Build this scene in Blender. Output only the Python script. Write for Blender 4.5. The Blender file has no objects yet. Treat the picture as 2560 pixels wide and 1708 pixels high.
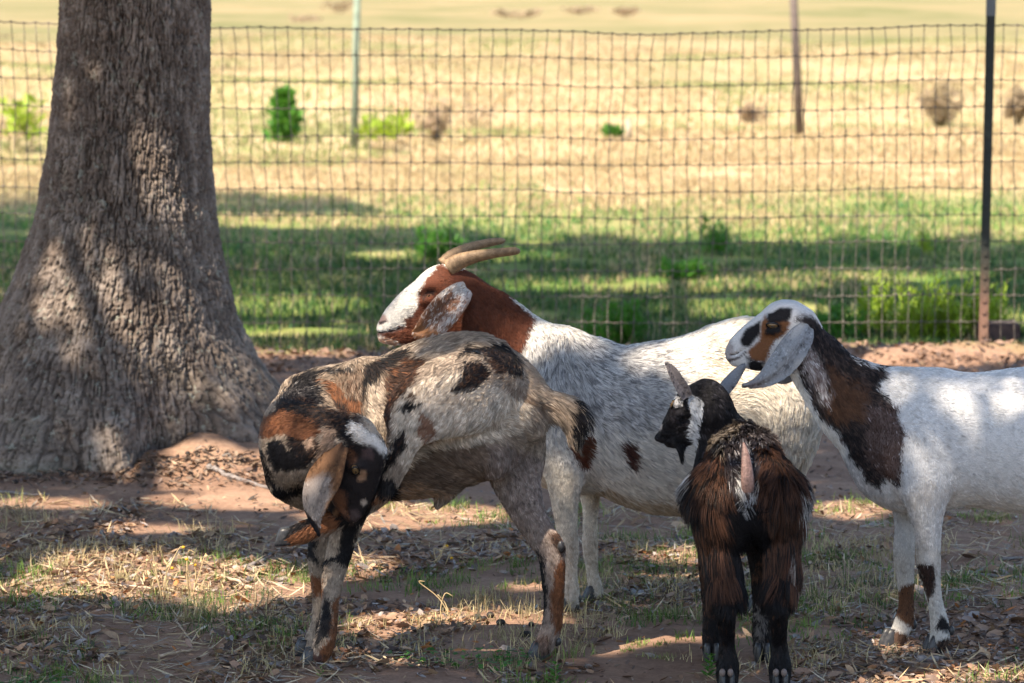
import bpy, bmesh, math, random
import numpy as np
from mathutils import Vector, Matrix

rng = np.random.default_rng(7)
random.seed(7)
SC = bpy.context.scene
COL = SC.collection

# ---------------------------------------------------------------- camera, sky, sun, exposure
FPX, CX, CY = 9600.0, 1280.0, 854.0            # focal length and centre, in pixels of a 2560 wide frame
CAM_H = 1.7
PITCH = math.atan(890.0 / 9600.0)
cam_d = bpy.data.cameras.new('camera')
cam_d.lens = 135.0
cam_d.sensor_width = 36.0
cam_d.clip_start = 0.1
cam_d.clip_end = 3000.0
cam_d.dof.use_dof = True
cam_d.dof.focus_distance = 9.65
cam_d.dof.aperture_fstop = 7.2
cam = bpy.data.objects.new('camera', cam_d)
cam.location = (0, 0, CAM_H)
cam.rotation_euler = (math.pi / 2 - PITCH, 0, 0)
COL.objects.link(cam)
SC.camera = cam

SUN = np.array([-0.40, -0.44, 0.80]); SUN /= np.linalg.norm(SUN)     # towards the sun
world = bpy.data.worlds.new('World'); SC.world = world
world.use_nodes = True
wn = world.node_tree
sky = wn.nodes.new('ShaderNodeTexSky')
sky.sky_type = 'NISHITA'; sky.sun_disc = False
sky.sun_elevation = math.asin(SUN[2]); sky.sun_rotation = math.atan2(SUN[0], SUN[1])
sky.air_density = 1.0; sky.dust_density = 1.0; sky.ozone_density = 1.0
wn.links.new(sky.outputs[0], wn.nodes['Background'].inputs[0])
wn.nodes['Background'].inputs[1].default_value = 0.125
sun_d = bpy.data.lights.new('sun', 'SUN')
sun_d.energy = 4.6; sun_d.angle = math.radians(0.5); sun_d.color = (1.0, 0.885, 0.73)
sun = bpy.data.objects.new('sun', sun_d); COL.objects.link(sun)
sun.rotation_euler = Vector(SUN.tolist()).to_track_quat('Z', 'Y').to_euler()
SC.view_settings.view_transform = 'Standard'; SC.view_settings.look = 'None'
SC.view_settings.exposure = 1.5; SC.view_settings.gamma = 1.0
SC.view_settings.use_curve_mapping = False
SC.render.engine = 'CYCLES'
SC.cycles.use_denoising = True
SC.cycles.max_bounces = 6; SC.cycles.diffuse_bounces = 3; SC.cycles.glossy_bounces = 2
SC.cycles.transmission_bounces = 3; SC.cycles.transparent_max_bounces = 6
SC.cycles.caustics_reflective = False; SC.cycles.caustics_refractive = False
SC.cycles_curves.shape = 'RIBBONS'

# ---------------------------------------------------------------- helpers
_c, _s = math.cos(PITCH), math.sin(PITCH)
def at(x, y, Y):
    """the point of the place at distance Y seen in direction (x, y) of a 2560 px wide frame"""
    u = (np.asarray(x, float) - CX) / FPX; v = -(np.asarray(y, float) - CY) / FPX
    dy = _c + v * _s; dz = -_s + v * _c
    t = np.asarray(Y, float) / dy
    return np.stack(np.broadcast_arrays(u * t, Y + 0 * t, CAM_H + dz * t), -1)
def to_px(P):
    X, Y, Z = P[..., 0], P[..., 1], P[..., 2] - CAM_H
    fw = Y * _c - Z * _s; up = Y * _s + Z * _c
    return CX + FPX * X / fw, CY - FPX * up / fw
def ground_at(x, y):
    th = PITCH + math.atan((y - CY) / FPX)
    d = CAM_H / math.tan(th)
    p = at(x, y, d)
    return float(p[0]), float(d)

def _hash(i, j, k, s):
    n = (i * 374761393 + j * 668265263 + k * 2147483647 + s * 1274126177) & 0xffffffff
    n = ((n ^ (n >> 13)) * 1274126177) & 0xffffffff
    n = ((n ^ (n >> 16)) * 2246822519) & 0xffffffff
    return ((n ^ (n >> 15)) & 0xffff) / 65535.0
def vnoise(P, seed=0):
    """value noise 0..1 on Nx3 points"""
    P = np.asarray(P, float)
    F = np.floor(P); f = P - F; f = f * f * (3 - 2 * f)
    I = F.astype(np.int64)
    r = 0
    for a in (0, 1):
        for b in (0, 1):
            for c in (0, 1):
                w = (f[:, 0] if a else 1 - f[:, 0]) * (f[:, 1] if b else 1 - f[:, 1]) * (f[:, 2] if c else 1 - f[:, 2])
                r = r + w * _hash(I[:, 0] + a, I[:, 1] + b, I[:, 2] + c, seed)
    return r
def fbm(P, oct=3, seed=0):
    r = 0; a = 0.5; P = np.asarray(P, float); t = 0
    for o in range(oct):
        r = r + a * vnoise(P * (2.0 ** o), seed + o * 17); t += a; a *= 0.5
    return r / t

def tag(o, label=None, cat=None, group=None, kind=None):
    if label: o['label'] = label
    if cat: o['category'] = cat
    if group: o['group'] = group
    if kind: o['kind'] = kind
    return o
def empty(name, loc=(0, 0, 0)):
    o = bpy.data.objects.new(name, None); COL.objects.link(o); o.location = loc
    o.empty_display_size = 0.1
    return o
def mesh_obj(name, verts, faces, mat=None, parent=None, smooth=True, colors=None, cname='Col'):
    """one mesh object; verts in world coordinates"""
    verts = np.asarray(verts, np.float32)
    if parent is not None:
        off = np.array(parent.location, np.float32)
        q = parent
        while q.parent is not None:
            q = q.parent; off = off + np.array(q.location, np.float32)
        verts = verts - off
    me = bpy.data.meshes.new(name)
    if isinstance(faces, np.ndarray):
        k = faces.shape[1]; n = len(faces)
        me.vertices.add(len(verts)); me.vertices.foreach_set('co', verts.ravel())
        me.loops.add(n * k); me.loops.foreach_set('vertex_index', faces.astype(np.int32).ravel())
        me.polygons.add(n); me.polygons.foreach_set('loop_start', np.arange(0, n * k, k, dtype=np.int32))
        me.update(calc_edges=True); me.validate()
    else:
        me.from_pydata(verts.tolist(), [], faces); me.update()
    if smooth:
        me.polygons.foreach_set('use_smooth', np.ones(len(me.polygons), bool))
    if colors is not None:
        a = me.color_attributes.new(cname, 'FLOAT_COLOR', 'POINT')
        c = np.ones((len(verts), 4), np.float32); c[:, :3] = colors
        a.data.foreach_set('color', c.ravel())
    if mat: me.materials.append(mat)
    o = bpy.data.objects.new(name, me); COL.objects.link(o)
    if parent is not None: o.parent = parent
    return o
def catmull(A, n):
    A = np.asarray(A, float)
    if len(A) < 3:
        t = np.linspace(0, 1, n + 1)[:, None]
        return A[0] * (1 - t) + A[1] * t
    E = np.vstack([2 * A[0] - A[1], A, 2 * A[-1] - A[-2]])
    out = []
    for i in range(1, len(E) - 2):
        p0, p1, p2, p3 = E[i - 1:i + 3]
        for j in range(n):
            t = j / n
            out.append(0.5 * (2 * p1 + (p2 - p0) * t + (2 * p0 - 5 * p1 + 4 * p2 - p3) * t * t + (3 * p1 - p0 - 3 * p2 + p3) * t ** 3))
    out.append(A[-1])
    return np.array(out)

def tube(points, radii, n=6, cap=True):
    """verts, faces of a tube along points"""
    P = np.asarray(points, float); m = len(P); R = np.broadcast_to(np.asarray(radii, float), (m,))
    T = np.gradient(P, axis=0); T /= np.linalg.norm(T, axis=1)[:, None] + 1e-9
    ref = np.array([0, 0, 1.0]) if abs(T[0][2]) < 0.9 else np.array([1.0, 0, 0])
    V = []; 
    a = np.cross(T[0], ref); a /= np.linalg.norm(a)
    for i in range(m):
        a = a - T[i] * a.dot(T[i]); a /= np.linalg.norm(a) + 1e-9
        b = np.cross(T[i], a)
        for k in range(n):
            th = 2 * math.pi * k / n
            V.append(P[i] + R[i] * (math.cos(th) * a + math.sin(th) * b))
    F = []
    for i in range(m - 1):
        for k in range(n):
            F.append((i * n + k, i * n + (k + 1) % n, (i + 1) * n + (k + 1) % n, (i + 1) * n + k))
    if cap:
        F.append(tuple(reversed(range(n)))); F.append(tuple(range((m - 1) * n, m * n)))
    return V, F
def ball(center, r, scale=(1, 1, 1), seg=14, rings=9, frame=None):
    V, F = [], []
    for i in range(rings + 1):
        ph = math.pi * i / rings
        for k in range(seg):
            th = 2 * math.pi * k / seg
            v = np.array([math.sin(ph) * math.cos(th) * scale[0], math.sin(ph) * math.sin(th) * scale[1], math.cos(ph) * scale[2]]) * r
            if frame is not None: v = frame @ v
            V.append(np.asarray(center) + v)
    for i in range(rings):
        for k in range(seg):
            F.append((i * seg + k, (i + 1) * seg + k, (i + 1) * seg + (k + 1) % seg, i * seg + (k + 1) % seg))
    return V, F

class MB:
    def __init__(self): self.v = []; self.f = []; self.c = []
    def add(self, v, f, c=None):
        o = len(self.v); self.v.extend([tuple(x) for x in v]); self.f.extend([tuple(i + o for i in q) for q in f])
        if c is not None: self.c.extend([tuple(c)] * len(v))
    def build(self, name, mat, parent=None, smooth=True):
        return mesh_obj(name, self.v, self.f, mat, parent, smooth, np.array(self.c) if self.c else None)

def material(name, base=(0.5, 0.5, 0.5), rough=0.7, spec=0.3):
    m = bpy.data.materials.new(name); m.use_nodes = True
    b = m.node_tree.nodes['Principled BSDF']
    b.inputs['Base Color'].default_value = (*base, 1); b.inputs['Roughness'].default_value = rough
    b.inputs['Specular IOR Level'].default_value = spec
    return m
class N:
    """small node builder"""
    def __init__(self, m): self.t = m.node_tree; self.b = self.t.nodes['Principled BSDF']
    def new(self, k, **kw):
        n = self.t.nodes.new('ShaderNode' + k)
        for a, v in kw.items(): setattr(n, a, v)
        return n
    def link(self, a, b): self.t.links.new(a, b)
    def noise(self, vec, scale, detail=4, rough=0.55, dist=0.0):
        n = self.new('TexNoise'); n.inputs['Scale'].default_value = scale; n.inputs['Detail'].default_value = detail
        n.inputs['Roughness'].default_value = rough; n.inputs['Distortion'].default_value = dist
        if vec is not None: self.link(vec, n.inputs['Vector'])
        return n.outputs[0]
    def ramp(self, fac, stops, interp='LINEAR'):
        n = self.new('ValToRGB'); n.color_ramp.interpolation = interp
        e = n.color_ramp.elements
        while len(e) < len(stops): e.new(0.5)
        for k, (p, c) in enumerate(stops):
            e[k].position = p; e[k].color = (*c, 1) if len(c) == 3 else c
        self.link(fac, n.inputs[0]); return n.outputs[0]
    def mix(self, fac, a, b, mode='MIX'):
        n = self.new('Mix', data_type='RGBA', blend_type=mode)
        for s, v in ((0, fac), (6, a), (7, b)):
            if hasattr(v, 'node'): self.link(v, n.inputs[s])
            elif s == 0: n.inputs[0].default_value = v
            else: n.inputs[s].default_value = (*v, 1)
        return n.outputs[2]
    def math(self, op, a, b=0.0):
        n = self.new('Math', operation=op)
        for s, v in ((0, a), (1, b)):
            if hasattr(v, 'node'): self.link(v, n.inputs[s])
            else: n.inputs[s].default_value = v
        return n.outputs[0]
    def bump(self, h, strength=0.5, dist=0.01):
        n = self.new('Bump'); n.inputs['Strength'].default_value = strength; n.inputs['Distance'].default_value = dist
        self.link(h, n.inputs['Height']); self.link(n.outputs[0], self.b.inputs['Normal'])
    def pos(self):
        return self.new('NewGeometry').outputs['Position']
    def attr(self, name):
        return self.new('Attribute', attribute_name=name).outputs['Color']
    def base(self, c): self.link(c, self.b.inputs['Base Color'])
# ---------------------------------------------------------------- ground
def gz(X, Y):
    """height of the ground"""
    X = np.asarray(X, float); Y = np.asarray(Y, float)
    P = np.stack([X, Y, 0 * X], -1).reshape(-1, 3)
    z = (fbm(P * .9, 2, 5) - .5) * .05 + (fbm(P * 5, 3, 6) - .5) * .022 + (fbm(P * 22, 2, 9) - .5) * .008
    z = z.reshape(X.shape)
    ridge = np.exp(-((Y - 17.35) / .38) ** 2) * (.02 + .10 * fbm(P * np.array([2.4, 5, 1]), 4, 12).reshape(X.shape)) * np.clip((X + .2) / 1.2, .25, 1)
    root = np.exp(-(((X + 1.35) / 1.1) ** 2 + ((Y - 13.6) / .8) ** 2)) * .06
    ang = np.arctan2(Y - 13.7, X + 1.36); rd = np.hypot((X + 1.36) / 1.0, (Y - 13.7) / .78)
    root = root + np.exp(-((rd - .62) / .22) ** 2) * (.03 + .085 * np.clip(fbm(np.stack([np.cos(ang) * 2.6, np.sin(ang) * 2.6, 0 * ang], -1).reshape(-1, 3), 3, 19).reshape(X.shape) - .38, 0, 1) * 2.2)
    far = np.clip((Y - 22) / 40, 0, 1) * (vnoise(P * .16, 3).reshape(X.shape) - .5) * .5
    return z + ridge + root + far
def axis_coords(a, b, step, lo, hi, grow=1.22):
    inner = np.arange(a, b + step / 2, step)
    out = []; s = step; x = a
    while x > lo: s *= grow; x -= s; out.append(x)
    o2 = []; s = step; x = inner[-1]
    while x < hi: s *= grow; x += s; o2.append(x)
    return np.array(out[::-1] + inner.tolist() + o2)
xs = axis_coords(-2.3, 2.6, .022, -900, 900); ys = axis_coords(8.3, 18.4, .026, -40, 1500, 1.12)
GX, GY = np.meshgrid(xs, ys)
GZ = gz(GX, GY)
nx_, ny_ = len(xs), len(ys)
ii = (np.arange(ny_ - 1)[:, None] * nx_ + np.arange(nx_ - 1)[None]).ravel()
gf = np.stack([ii, ii + 1, ii + nx_ + 1, ii + nx_], 1)
m_ground = material('ground', rough=.95, spec=.1)
q = N(m_ground); pos = q.pos()
sep = q.new('SeparateXYZ'); q.link(pos, sep.inputs[0])
soil = q.ramp(q.noise(pos, 3.2, 6, .62), [(0.25, (.19, .11, .075)), (0.5, (.30, .185, .125)), (0.72, (.41, .265, .18))])
soil = q.mix(.55, soil, q.ramp(q.noise(pos, 55, 5, .7), [(0.32, (.42, .38, .36)), (0.62, (1, 1, 1))]), 'MULTIPLY')
mp = q.new('Mapping'); q.link(pos, mp.inputs[0]); mp.inputs['Scale'].default_value = (1, .42, 1)
dry = q.ramp(q.noise(mp.outputs[0], .55, 7, .62), [(0.25, (.24, .23, .08)), (0.38, (.37, .285, .135)), (0.5, (.44, .33, .18)), (0.72, (.51, .385, .23))])
big = q.ramp(q.noise(mp.outputs[0], .07, 5, .6), [(0.36, (.62, .68, .5)), (0.5, (1, 1, 1)), (0.66, (1.0, .9, .82))])
dry = q.mix(.8, dry, big, 'MULTIPLY')
dry = q.mix(.4, dry, q.ramp(q.noise(pos, 9, 5, .7), [(0.3, (.5, .5, .42)), (0.65, (1, 1, 1))]), 'MULTIPLY')
green = q.ramp(q.noise(mp.outputs[0], 1.3, 6, .65), [(0.3, (.035, .08, .016)), (0.46, (.09, .15, .026)), (0.58, (.22, .23, .065)), (0.72, (.34, .28, .13))])
wob = q.math('MULTIPLY', q.math('SUBTRACT', q.noise(mp.outputs[0], .6, 4), .5), 9.0)
fy = q.math('ADD', sep.outputs[1], wob)
f1 = q.new('MapRange'); q.link(fy, f1.inputs[0]); f1.inputs[1].default_value = 25; f1.inputs[2].default_value = 34
gcol = q.mix(f1.outputs[0], green, dry)
f3 = q.new('MapRange'); q.link(q.math('ADD', sep.outputs[1], q.math('MULTIPLY', q.math('SUBTRACT', q.noise(mp.outputs[0], .05, 4), .5), 160.0)), f3.inputs[0]); f3.inputs[1].default_value = 65; f3.inputs[2].default_value = 125; f3.inputs[4].default_value = .85
gcol = q.mix(f3.outputs[0], gcol, q.ramp(q.noise(mp.outputs[0], .035, 5, .65), [(0.38, (.12, .125, .045)), (0.5, (.195, .165, .075)), (0.62, (.28, .205, .105))]))
wob2 = q.math('MULTIPLY', q.math('SUBTRACT', q.noise(pos, 2.2, 4), .5), 1.6)
f2 = q.new('MapRange'); q.link(q.math('ADD', sep.outputs[1], wob2), f2.inputs[0]); f2.inputs[1].default_value = 17.3; f2.inputs[2].default_value = 18.2
q.base(q.mix(f2.outputs[0], soil, gcol))
q.bump(q.noise(pos, 140, 5, .7), .55, .006)
ground = mesh_obj('ground', np.stack([GX, GY, GZ], -1).reshape(-1, 3), gf, m_ground); tag(ground, kind='structure')

# ---------------------------------------------------------------- trees: light falls through the gaps of their crowns
# gaps cut between the leaves so sun lands on chosen spots: (kind, x, y, half width, half height, chance) on the ground or on an upright surface at distance kind
GAPS = [('g', 740, 894, 150, 12, 1), ('g', 2350, 892, 300, 32, 1), ('g', 540, 1213, 210, 22, 1), ('g', 600, 1252, 220, 16, 1), ('g', 150, 1262, 150, 9, 1),
        ('g', 300, 1445, 430, 62, 1), ('g', 610, 1482, 210, 58, 1), ('g', 1020, 1288, 260, 28, 1), ('g', 1150, 1572, 280, 40, 1), ('g', 900, 1420, 90, 32, 1),
        ('g', 2130, 1275, 90, 25, 1), ('g', 1720, 1395, 110, 20, 1), ('g', 2150, 1625, 140, 26, 1), ('g', 2300, 1695, 320, 22, 1), ('g', 2060, 1000, 130, 50, 1), ('g', 350, 1320, 150, 12, 1),
        ('g', 640, 765, 260, 24, 1), ('g', 1650, 716, 420, 16, 1), ('g', 900, 548, 520, 13, 1), ('g', 1850, 770, 200, 18, 1), ('g', 2330, 800, 260, 34, 1), ('g', 1150, 640, 260, 14, 1), ('g', 700, 830, 200, 10, 1), ('g', 2200, 690, 260, 10, 1),
        (13.35, 340, 745, 210, 115, .9), (13.3, 430, 930, 200, 90, .8), (13.3, 250, 640, 140, 80, .7), (13.6, 548, 640, 50, 100, 1), (18.8, 2330, 770, 220, 90, 1), (17.86, 2340, 770, 230, 110, 1), (17.86, 1560, 800, 100, 70, 1), (17.86, 1150, 720, 80, 60, .8), (13.1, 650, 1010, 130, 110, 1), (13.3, 90, 560, 70, 120, .8),
        (10.35, 1010, 760, 110, 125, 1), (10.4, 1190, 640, 170, 55, 1), (10.35, 1830, 900, 220, 140, 1), (10.35, 1950, 1060, 130, 170, 1), (10.35, 1340, 850, 110, 75, .95),
        (10.35, 1480, 880, 150, 25, .7), (10.3, 1420, 1250, 40, 130, .8),
        (9.45, 1100, 960, 330, 165, 1), (9.5, 1350, 1040, 150, 110, 1), (9.3, 770, 1080, 150, 120, .95), (9.3, 810, 1210, 90, 120, .9), (9.5, 1330, 1330, 80, 200, .6), (9.5, 830, 1450, 90, 170, .8),
        (9.65, 2390, 945, 200, 18, .8), (9.65, 2500, 1030, 90, 80, .7), (9.6, 2310, 1190, 40, 110, .7), (9.7, 2010, 830, 120, 80, .5), (9.7, 2120, 980, 80, 100, .5),
        (9.2, 1820, 1110, 110, 90, .9), (9.2, 1960, 1220, 60, 140, .85), (9.6, 1740, 980, 110, 70, .8), (9.2, 1860, 1350, 140, 150, .7)]
def gap_mask(P, g):
    keep = np.ones(len(P), bool); r = g.random(len(P))
    tg = P[:, 2] / SUN[2]; pg = P - SUN * tg[:, None]; gx, gy = to_px(pg)
    rag = (fbm(P * 2.2, 2, 41) - .5) * .7 - .12
    for k, x, y, a, b, ch in GAPS:
        if k == 'g': ux, uy = gx, gy
        else:
            t = (P[:, 1] - k) / SUN[1]; ux, uy = to_px(P - SUN * t[:, None])
            bad = t < 0
        m1, m2 = (24, 3) if k == 'g' else (40, 40)
        e = ((ux - x) / (a + m1)) ** 2 + ((uy - y) / (b + m2)) ** 2 + rag
        hit = (e < 1) & (r < ch)
        if k != 'g': hit &= ~bad
        keep &= ~hit
    # the open field past the trees' shade stays in the sun
    keep &= ~(gy < np.interp(gx, [300, 700, 1000, 1250], [470, 480, 535, 608]) + 14 * np.sin(gx * .02) + 40 * rag)
    return keep
m_leaf = material('tree_leaf', (.06, .11, .025), .55, .3)
m_bark = material('bark', rough=.9, spec=.15)
q = N(m_bark); pos = q.pos()
lich = q.ramp(q.noise(pos, 34, 4, .6), [(0.6, (0, 0, 0)), (0.66, (1, 1, 1))])
bc = q.mix(.6, q.attr('Col'), q.ramp(q.noise(pos, 70, 5, .7), [(0.3, (.5, .47, .45)), (0.65, (1, 1, 1))]), 'MULTIPLY')
bc = q.mix(q.math('MULTIPLY', lich, .6), bc, (.31, .31, .25))
q.base(bc); q.bump(q.noise(pos, 190, 5, .7), .6, .006)
m_limb = material('limb_bark', (.17, .135, .11), .9, .15)

def limbs_of(root_p, height, spread, n, g, centre):
    out = []
    for k in range(n):
        a = 2 * math.pi * (k + g.uniform(-.3, .3)) / n
        e = np.array([centre[0] + math.cos(a) * spread[0] * g.uniform(.5, .85), centre[1] + math.sin(a) * spread[1] * g.uniform(.5, .85), centre[2] + g.uniform(-.6, .8)])
        s = np.array(root_p); mid = s * .5 + e * .5 + np.array([0, 0, .5])
        pts = catmull(np.array([s, s * .75 + mid * .25 + np.array([0, 0, .25]), mid, e]), 4)
        out.append(pts)
    return out
def crown_mesh(centre, spread, count, size, g, parent):
    count = int(count * 1.9); size *= .72
    u = g.normal(0, 1, (count, 3)); u /= np.linalg.norm(u, axis=1)[:, None]
    P = np.asarray(centre) + u * (g.random(count) ** .45)[:, None] * np.asarray(spread)
    P = P[P[:, 2] > 3.3]
    # uneven clumps
    P = P[fbm(P * .75, 2, 23) > .36]
    P = P[gap_mask(P, g)]
    n = len(P); a = g.normal(0, 1, (n, 3)); a[:, 2] *= .5; a /= np.linalg.norm(a, axis=1)[:, None]
    b = np.cross(a, g.normal(0, 1, (n, 3))); b /= np.linalg.norm(b, axis=1)[:, None]
    s = (size * g.uniform(.7, 1.4, n))[:, None]
    V = np.stack([P - a * s, P - b * s * .45, P + a * s, P + b * s * .45], 1).reshape(-1, 3)
    F = np.arange(4 * n).reshape(-1, 4)
    o = mesh_obj('crown', V, F, m_leaf, parent, False); tag(o, kind='stuff')
    return o

def big_trunk():
    root = empty('tree', (-1.36, 13.7, 0))
    tag(root, 'thick old tree trunk with ridged grey bark and flared roots', 'tree')
    # side outline of the trunk: (height y in the picture, left x, right x)
    prof = np.array([(-330, 168, 500), (0, 150, 524), (150, 140, 524), (306, 124, 526), (421, 107, 530), (490, 95, 536), (581, 74, 546), (650, 48, 556), (720, 18, 572), (796, -18, 590), (850, -45, 612), (895, -70, 637), (945, -100, 668), (987, -130, 700), (1050, -170, 745), (1110, -200, 790), (1190, -225, 830)], float)
    zz = at(0 * prof[:, 0], prof[:, 0], 13.7)[:, 2]
    xl = at(prof[:, 1], prof[:, 0], 13.7)[:, 0]; xr = at(prof[:, 2], prof[:, 0], 13.7)[:, 0]
    o = np.argsort(zz); zz, xl, xr = zz[o], xl[o], xr[o]
    nt = 800
    z = np.concatenate([np.linspace(-.05, 1.98, 430), np.linspace(2.0, 3.5, 80)]); nz = len(z); th = np.linspace(0, 2 * math.pi, nt, endpoint=False)
    L = np.interp(z, zz, xl); Rr = np.interp(z, zz, xr)
    cx = (L + Rr) / 2; r = (Rr - L) / 2
    # smooth the profile
    kk = np.ones(15) / 15; rp = np.pad(r, 7, 'edge'); r = np.convolve(rp, kk, 'valid'); cp = np.pad(cx, 7, 'edge'); cx = np.convolve(cp, kk, 'valid')
    TH, Z = np.meshgrid(th, z)
    flare = np.clip((.62 - Z) / .62, 0, 1) ** 1.6
    D = lambda a, b: np.angle(np.exp(1j * (a - b)))
    lob = 0
    for ang, wd, am in ((-112, .34, .30), (-62, .20, -.34), (-30, .30, .10), (8, .35, .08), (-150, .26, -.12), (178, .4, .1), (-85, .16, .22), (60, .4, .2), (120, .4, .2), (-48, .12, -.2)):
        lob = lob + am * np.exp(-(D(TH, math.radians(ang)) / wd) ** 2)
    depth = 1 - .28 * flare * np.abs(np.sin(TH)) ** 2          # the flare is wider sideways than towards the viewer
    RAD = r[:, None] * depth * (1 + lob * flare)
    RAD *= 1 + .02 * np.sin(TH * 5 + Z * 1.5) * (1 - flare) + .012 * np.sin(TH * 9 + 1 + Z * 3)
    # bark: vertical ridges with forking furrows and cross cracks
    s = TH * .42 * 1.0
    circ = np.stack([np.cos(TH), np.sin(TH)], -1) * .42
    Q = np.stack([circ[..., 0], circ[..., 1], Z], -1).reshape(-1, 3)
    wq = np.stack([fbm(Q * 6, 2, 71) - .5, fbm(Q * 6, 2, 72) - .5, 0 * Q[:, 0]], 1) * .028
    Qv = (Q + wq) * np.array([66, 66, 13])
    a = np.abs(fbm(Qv, 2, 73) - .5); fur = np.exp(-(a / .045) ** 2)
    b = np.abs(fbm(Qv * np.array([1.7, 1.7, 2.6]), 2, 75) - .5); fur2 = np.exp(-(b / .05) ** 2)
    c_ = np.abs(fbm((Q + wq) * np.array([52, 52, 60]), 2, 77) - .5); cr = np.exp(-(c_ / .04) ** 2)
    low = np.clip((.45 - Q[:, 2]) / .45, 0, 1)
    hgt = -(.015 * fur + .007 * fur2 * (1 - fur) + .008 * cr) * (1 - .4 * low) + (fbm(Q * 75, 3, 79) - .5) * .012 + (fbm(Q * 9, 2, 80) - .5) * .03 * (.5 + low)
    RAD = RAD + hgt.reshape(RAD.shape)
    X = cx[:, None] + RAD * np.cos(TH); Y = 13.7 + RAD * np.sin(TH)
    V = np.stack([X, Y, Z], -1).reshape(-1, 3)
    i0 = (np.arange(nz - 1)[:, None] * nt + np.arange(nt)[None]); i1 = (np.arange(nz - 1)[:, None] * nt + (np.arange(nt)[None] + 1) % nt)
    F = np.stack([i0, i1, i1 + nt, i0 + nt], -1).reshape(-1, 4)
    plate = np.array([.20, .155, .125]); dark = np.array([.055, .041, .034]); pale = np.array([.32, .26, .215])
    f = np.clip(fur + .6 * fur2 + .4 * cr, 0, 1)[:, None]
    C = plate + (pale - plate) * np.clip((fbm(Q * 14, 3, 83) - .45) * 4, 0, 1)[:, None]
    C = C + (dark - C) * f * .8
    g_ = np.clip((fbm(Q * 5, 3, 85) - .52) * 5, 0, 1)[:, None] * low[:, None]
    C = C + (np.array([.17, .18, .135]) - C) * g_ * .6
    mesh_obj('trunk', V, F, m_bark, root, True, C)
    g = np.random.default_rng(31)
    # upper trunk, limbs and crown above the picture
    ctr = (-1.6, 17.0, 7.4); spr = (5.2, 5.8, 3.0)
    for pts in limbs_of((-1.34, 13.7, 3.25), 4, spr, 7, g, ctr):
        mb = MB(); mb.add(*tube(pts, np.linspace(.14, .03, len(pts)), 7)); mb.build('limb', m_limb, root)
    crown_mesh(ctr, spr, 46000, .10, g, root)
big_trunk()
def shade_tree(x, y, ctr, spr, count, seed, label, r=.3, lo=3.4):
    g = np.random.default_rng(seed)
    root = empty('tree', (x, y, 0)); tag(root, label, 'tree')
    mb = MB(); pts = catmull(np.array([(x, y, -.1), (x + .02, y, .5), (x - .03, y + .05, 2), (x + .05, y, lo)]), 4)
    mb.add(*tube(pts, np.interp(np.linspace(0, 1, len(pts)), [0, .12, 1], [r * 1.6, r, r * .8]), 14)); mb.build('trunk', m_limb, root)
    for pts in limbs_of((x + .05, y, lo - .1), 4, spr, 7, g, ctr):
        mb = MB(); mb.add(*tube(pts, np.linspace(r * .5, .03, len(pts)), 7)); mb.build('limb', m_limb, root)
    crown_mesh(ctr, spr, count, .085, g, root)
shade_tree(-4.0, 5.6, (-3.2, 7.8, 6.6), (4.6, 6.4, 2.6), 70000, 32, 'shade tree standing to the left of the goats, nearer than the thick trunk')
shade_tree(-7.4, 23.5, (-6.2, 23.2, 7.0), (4.6, 5.4, 2.8), 40000, 33, 'shade tree out in the pasture to the left, beyond the fence')

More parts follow.
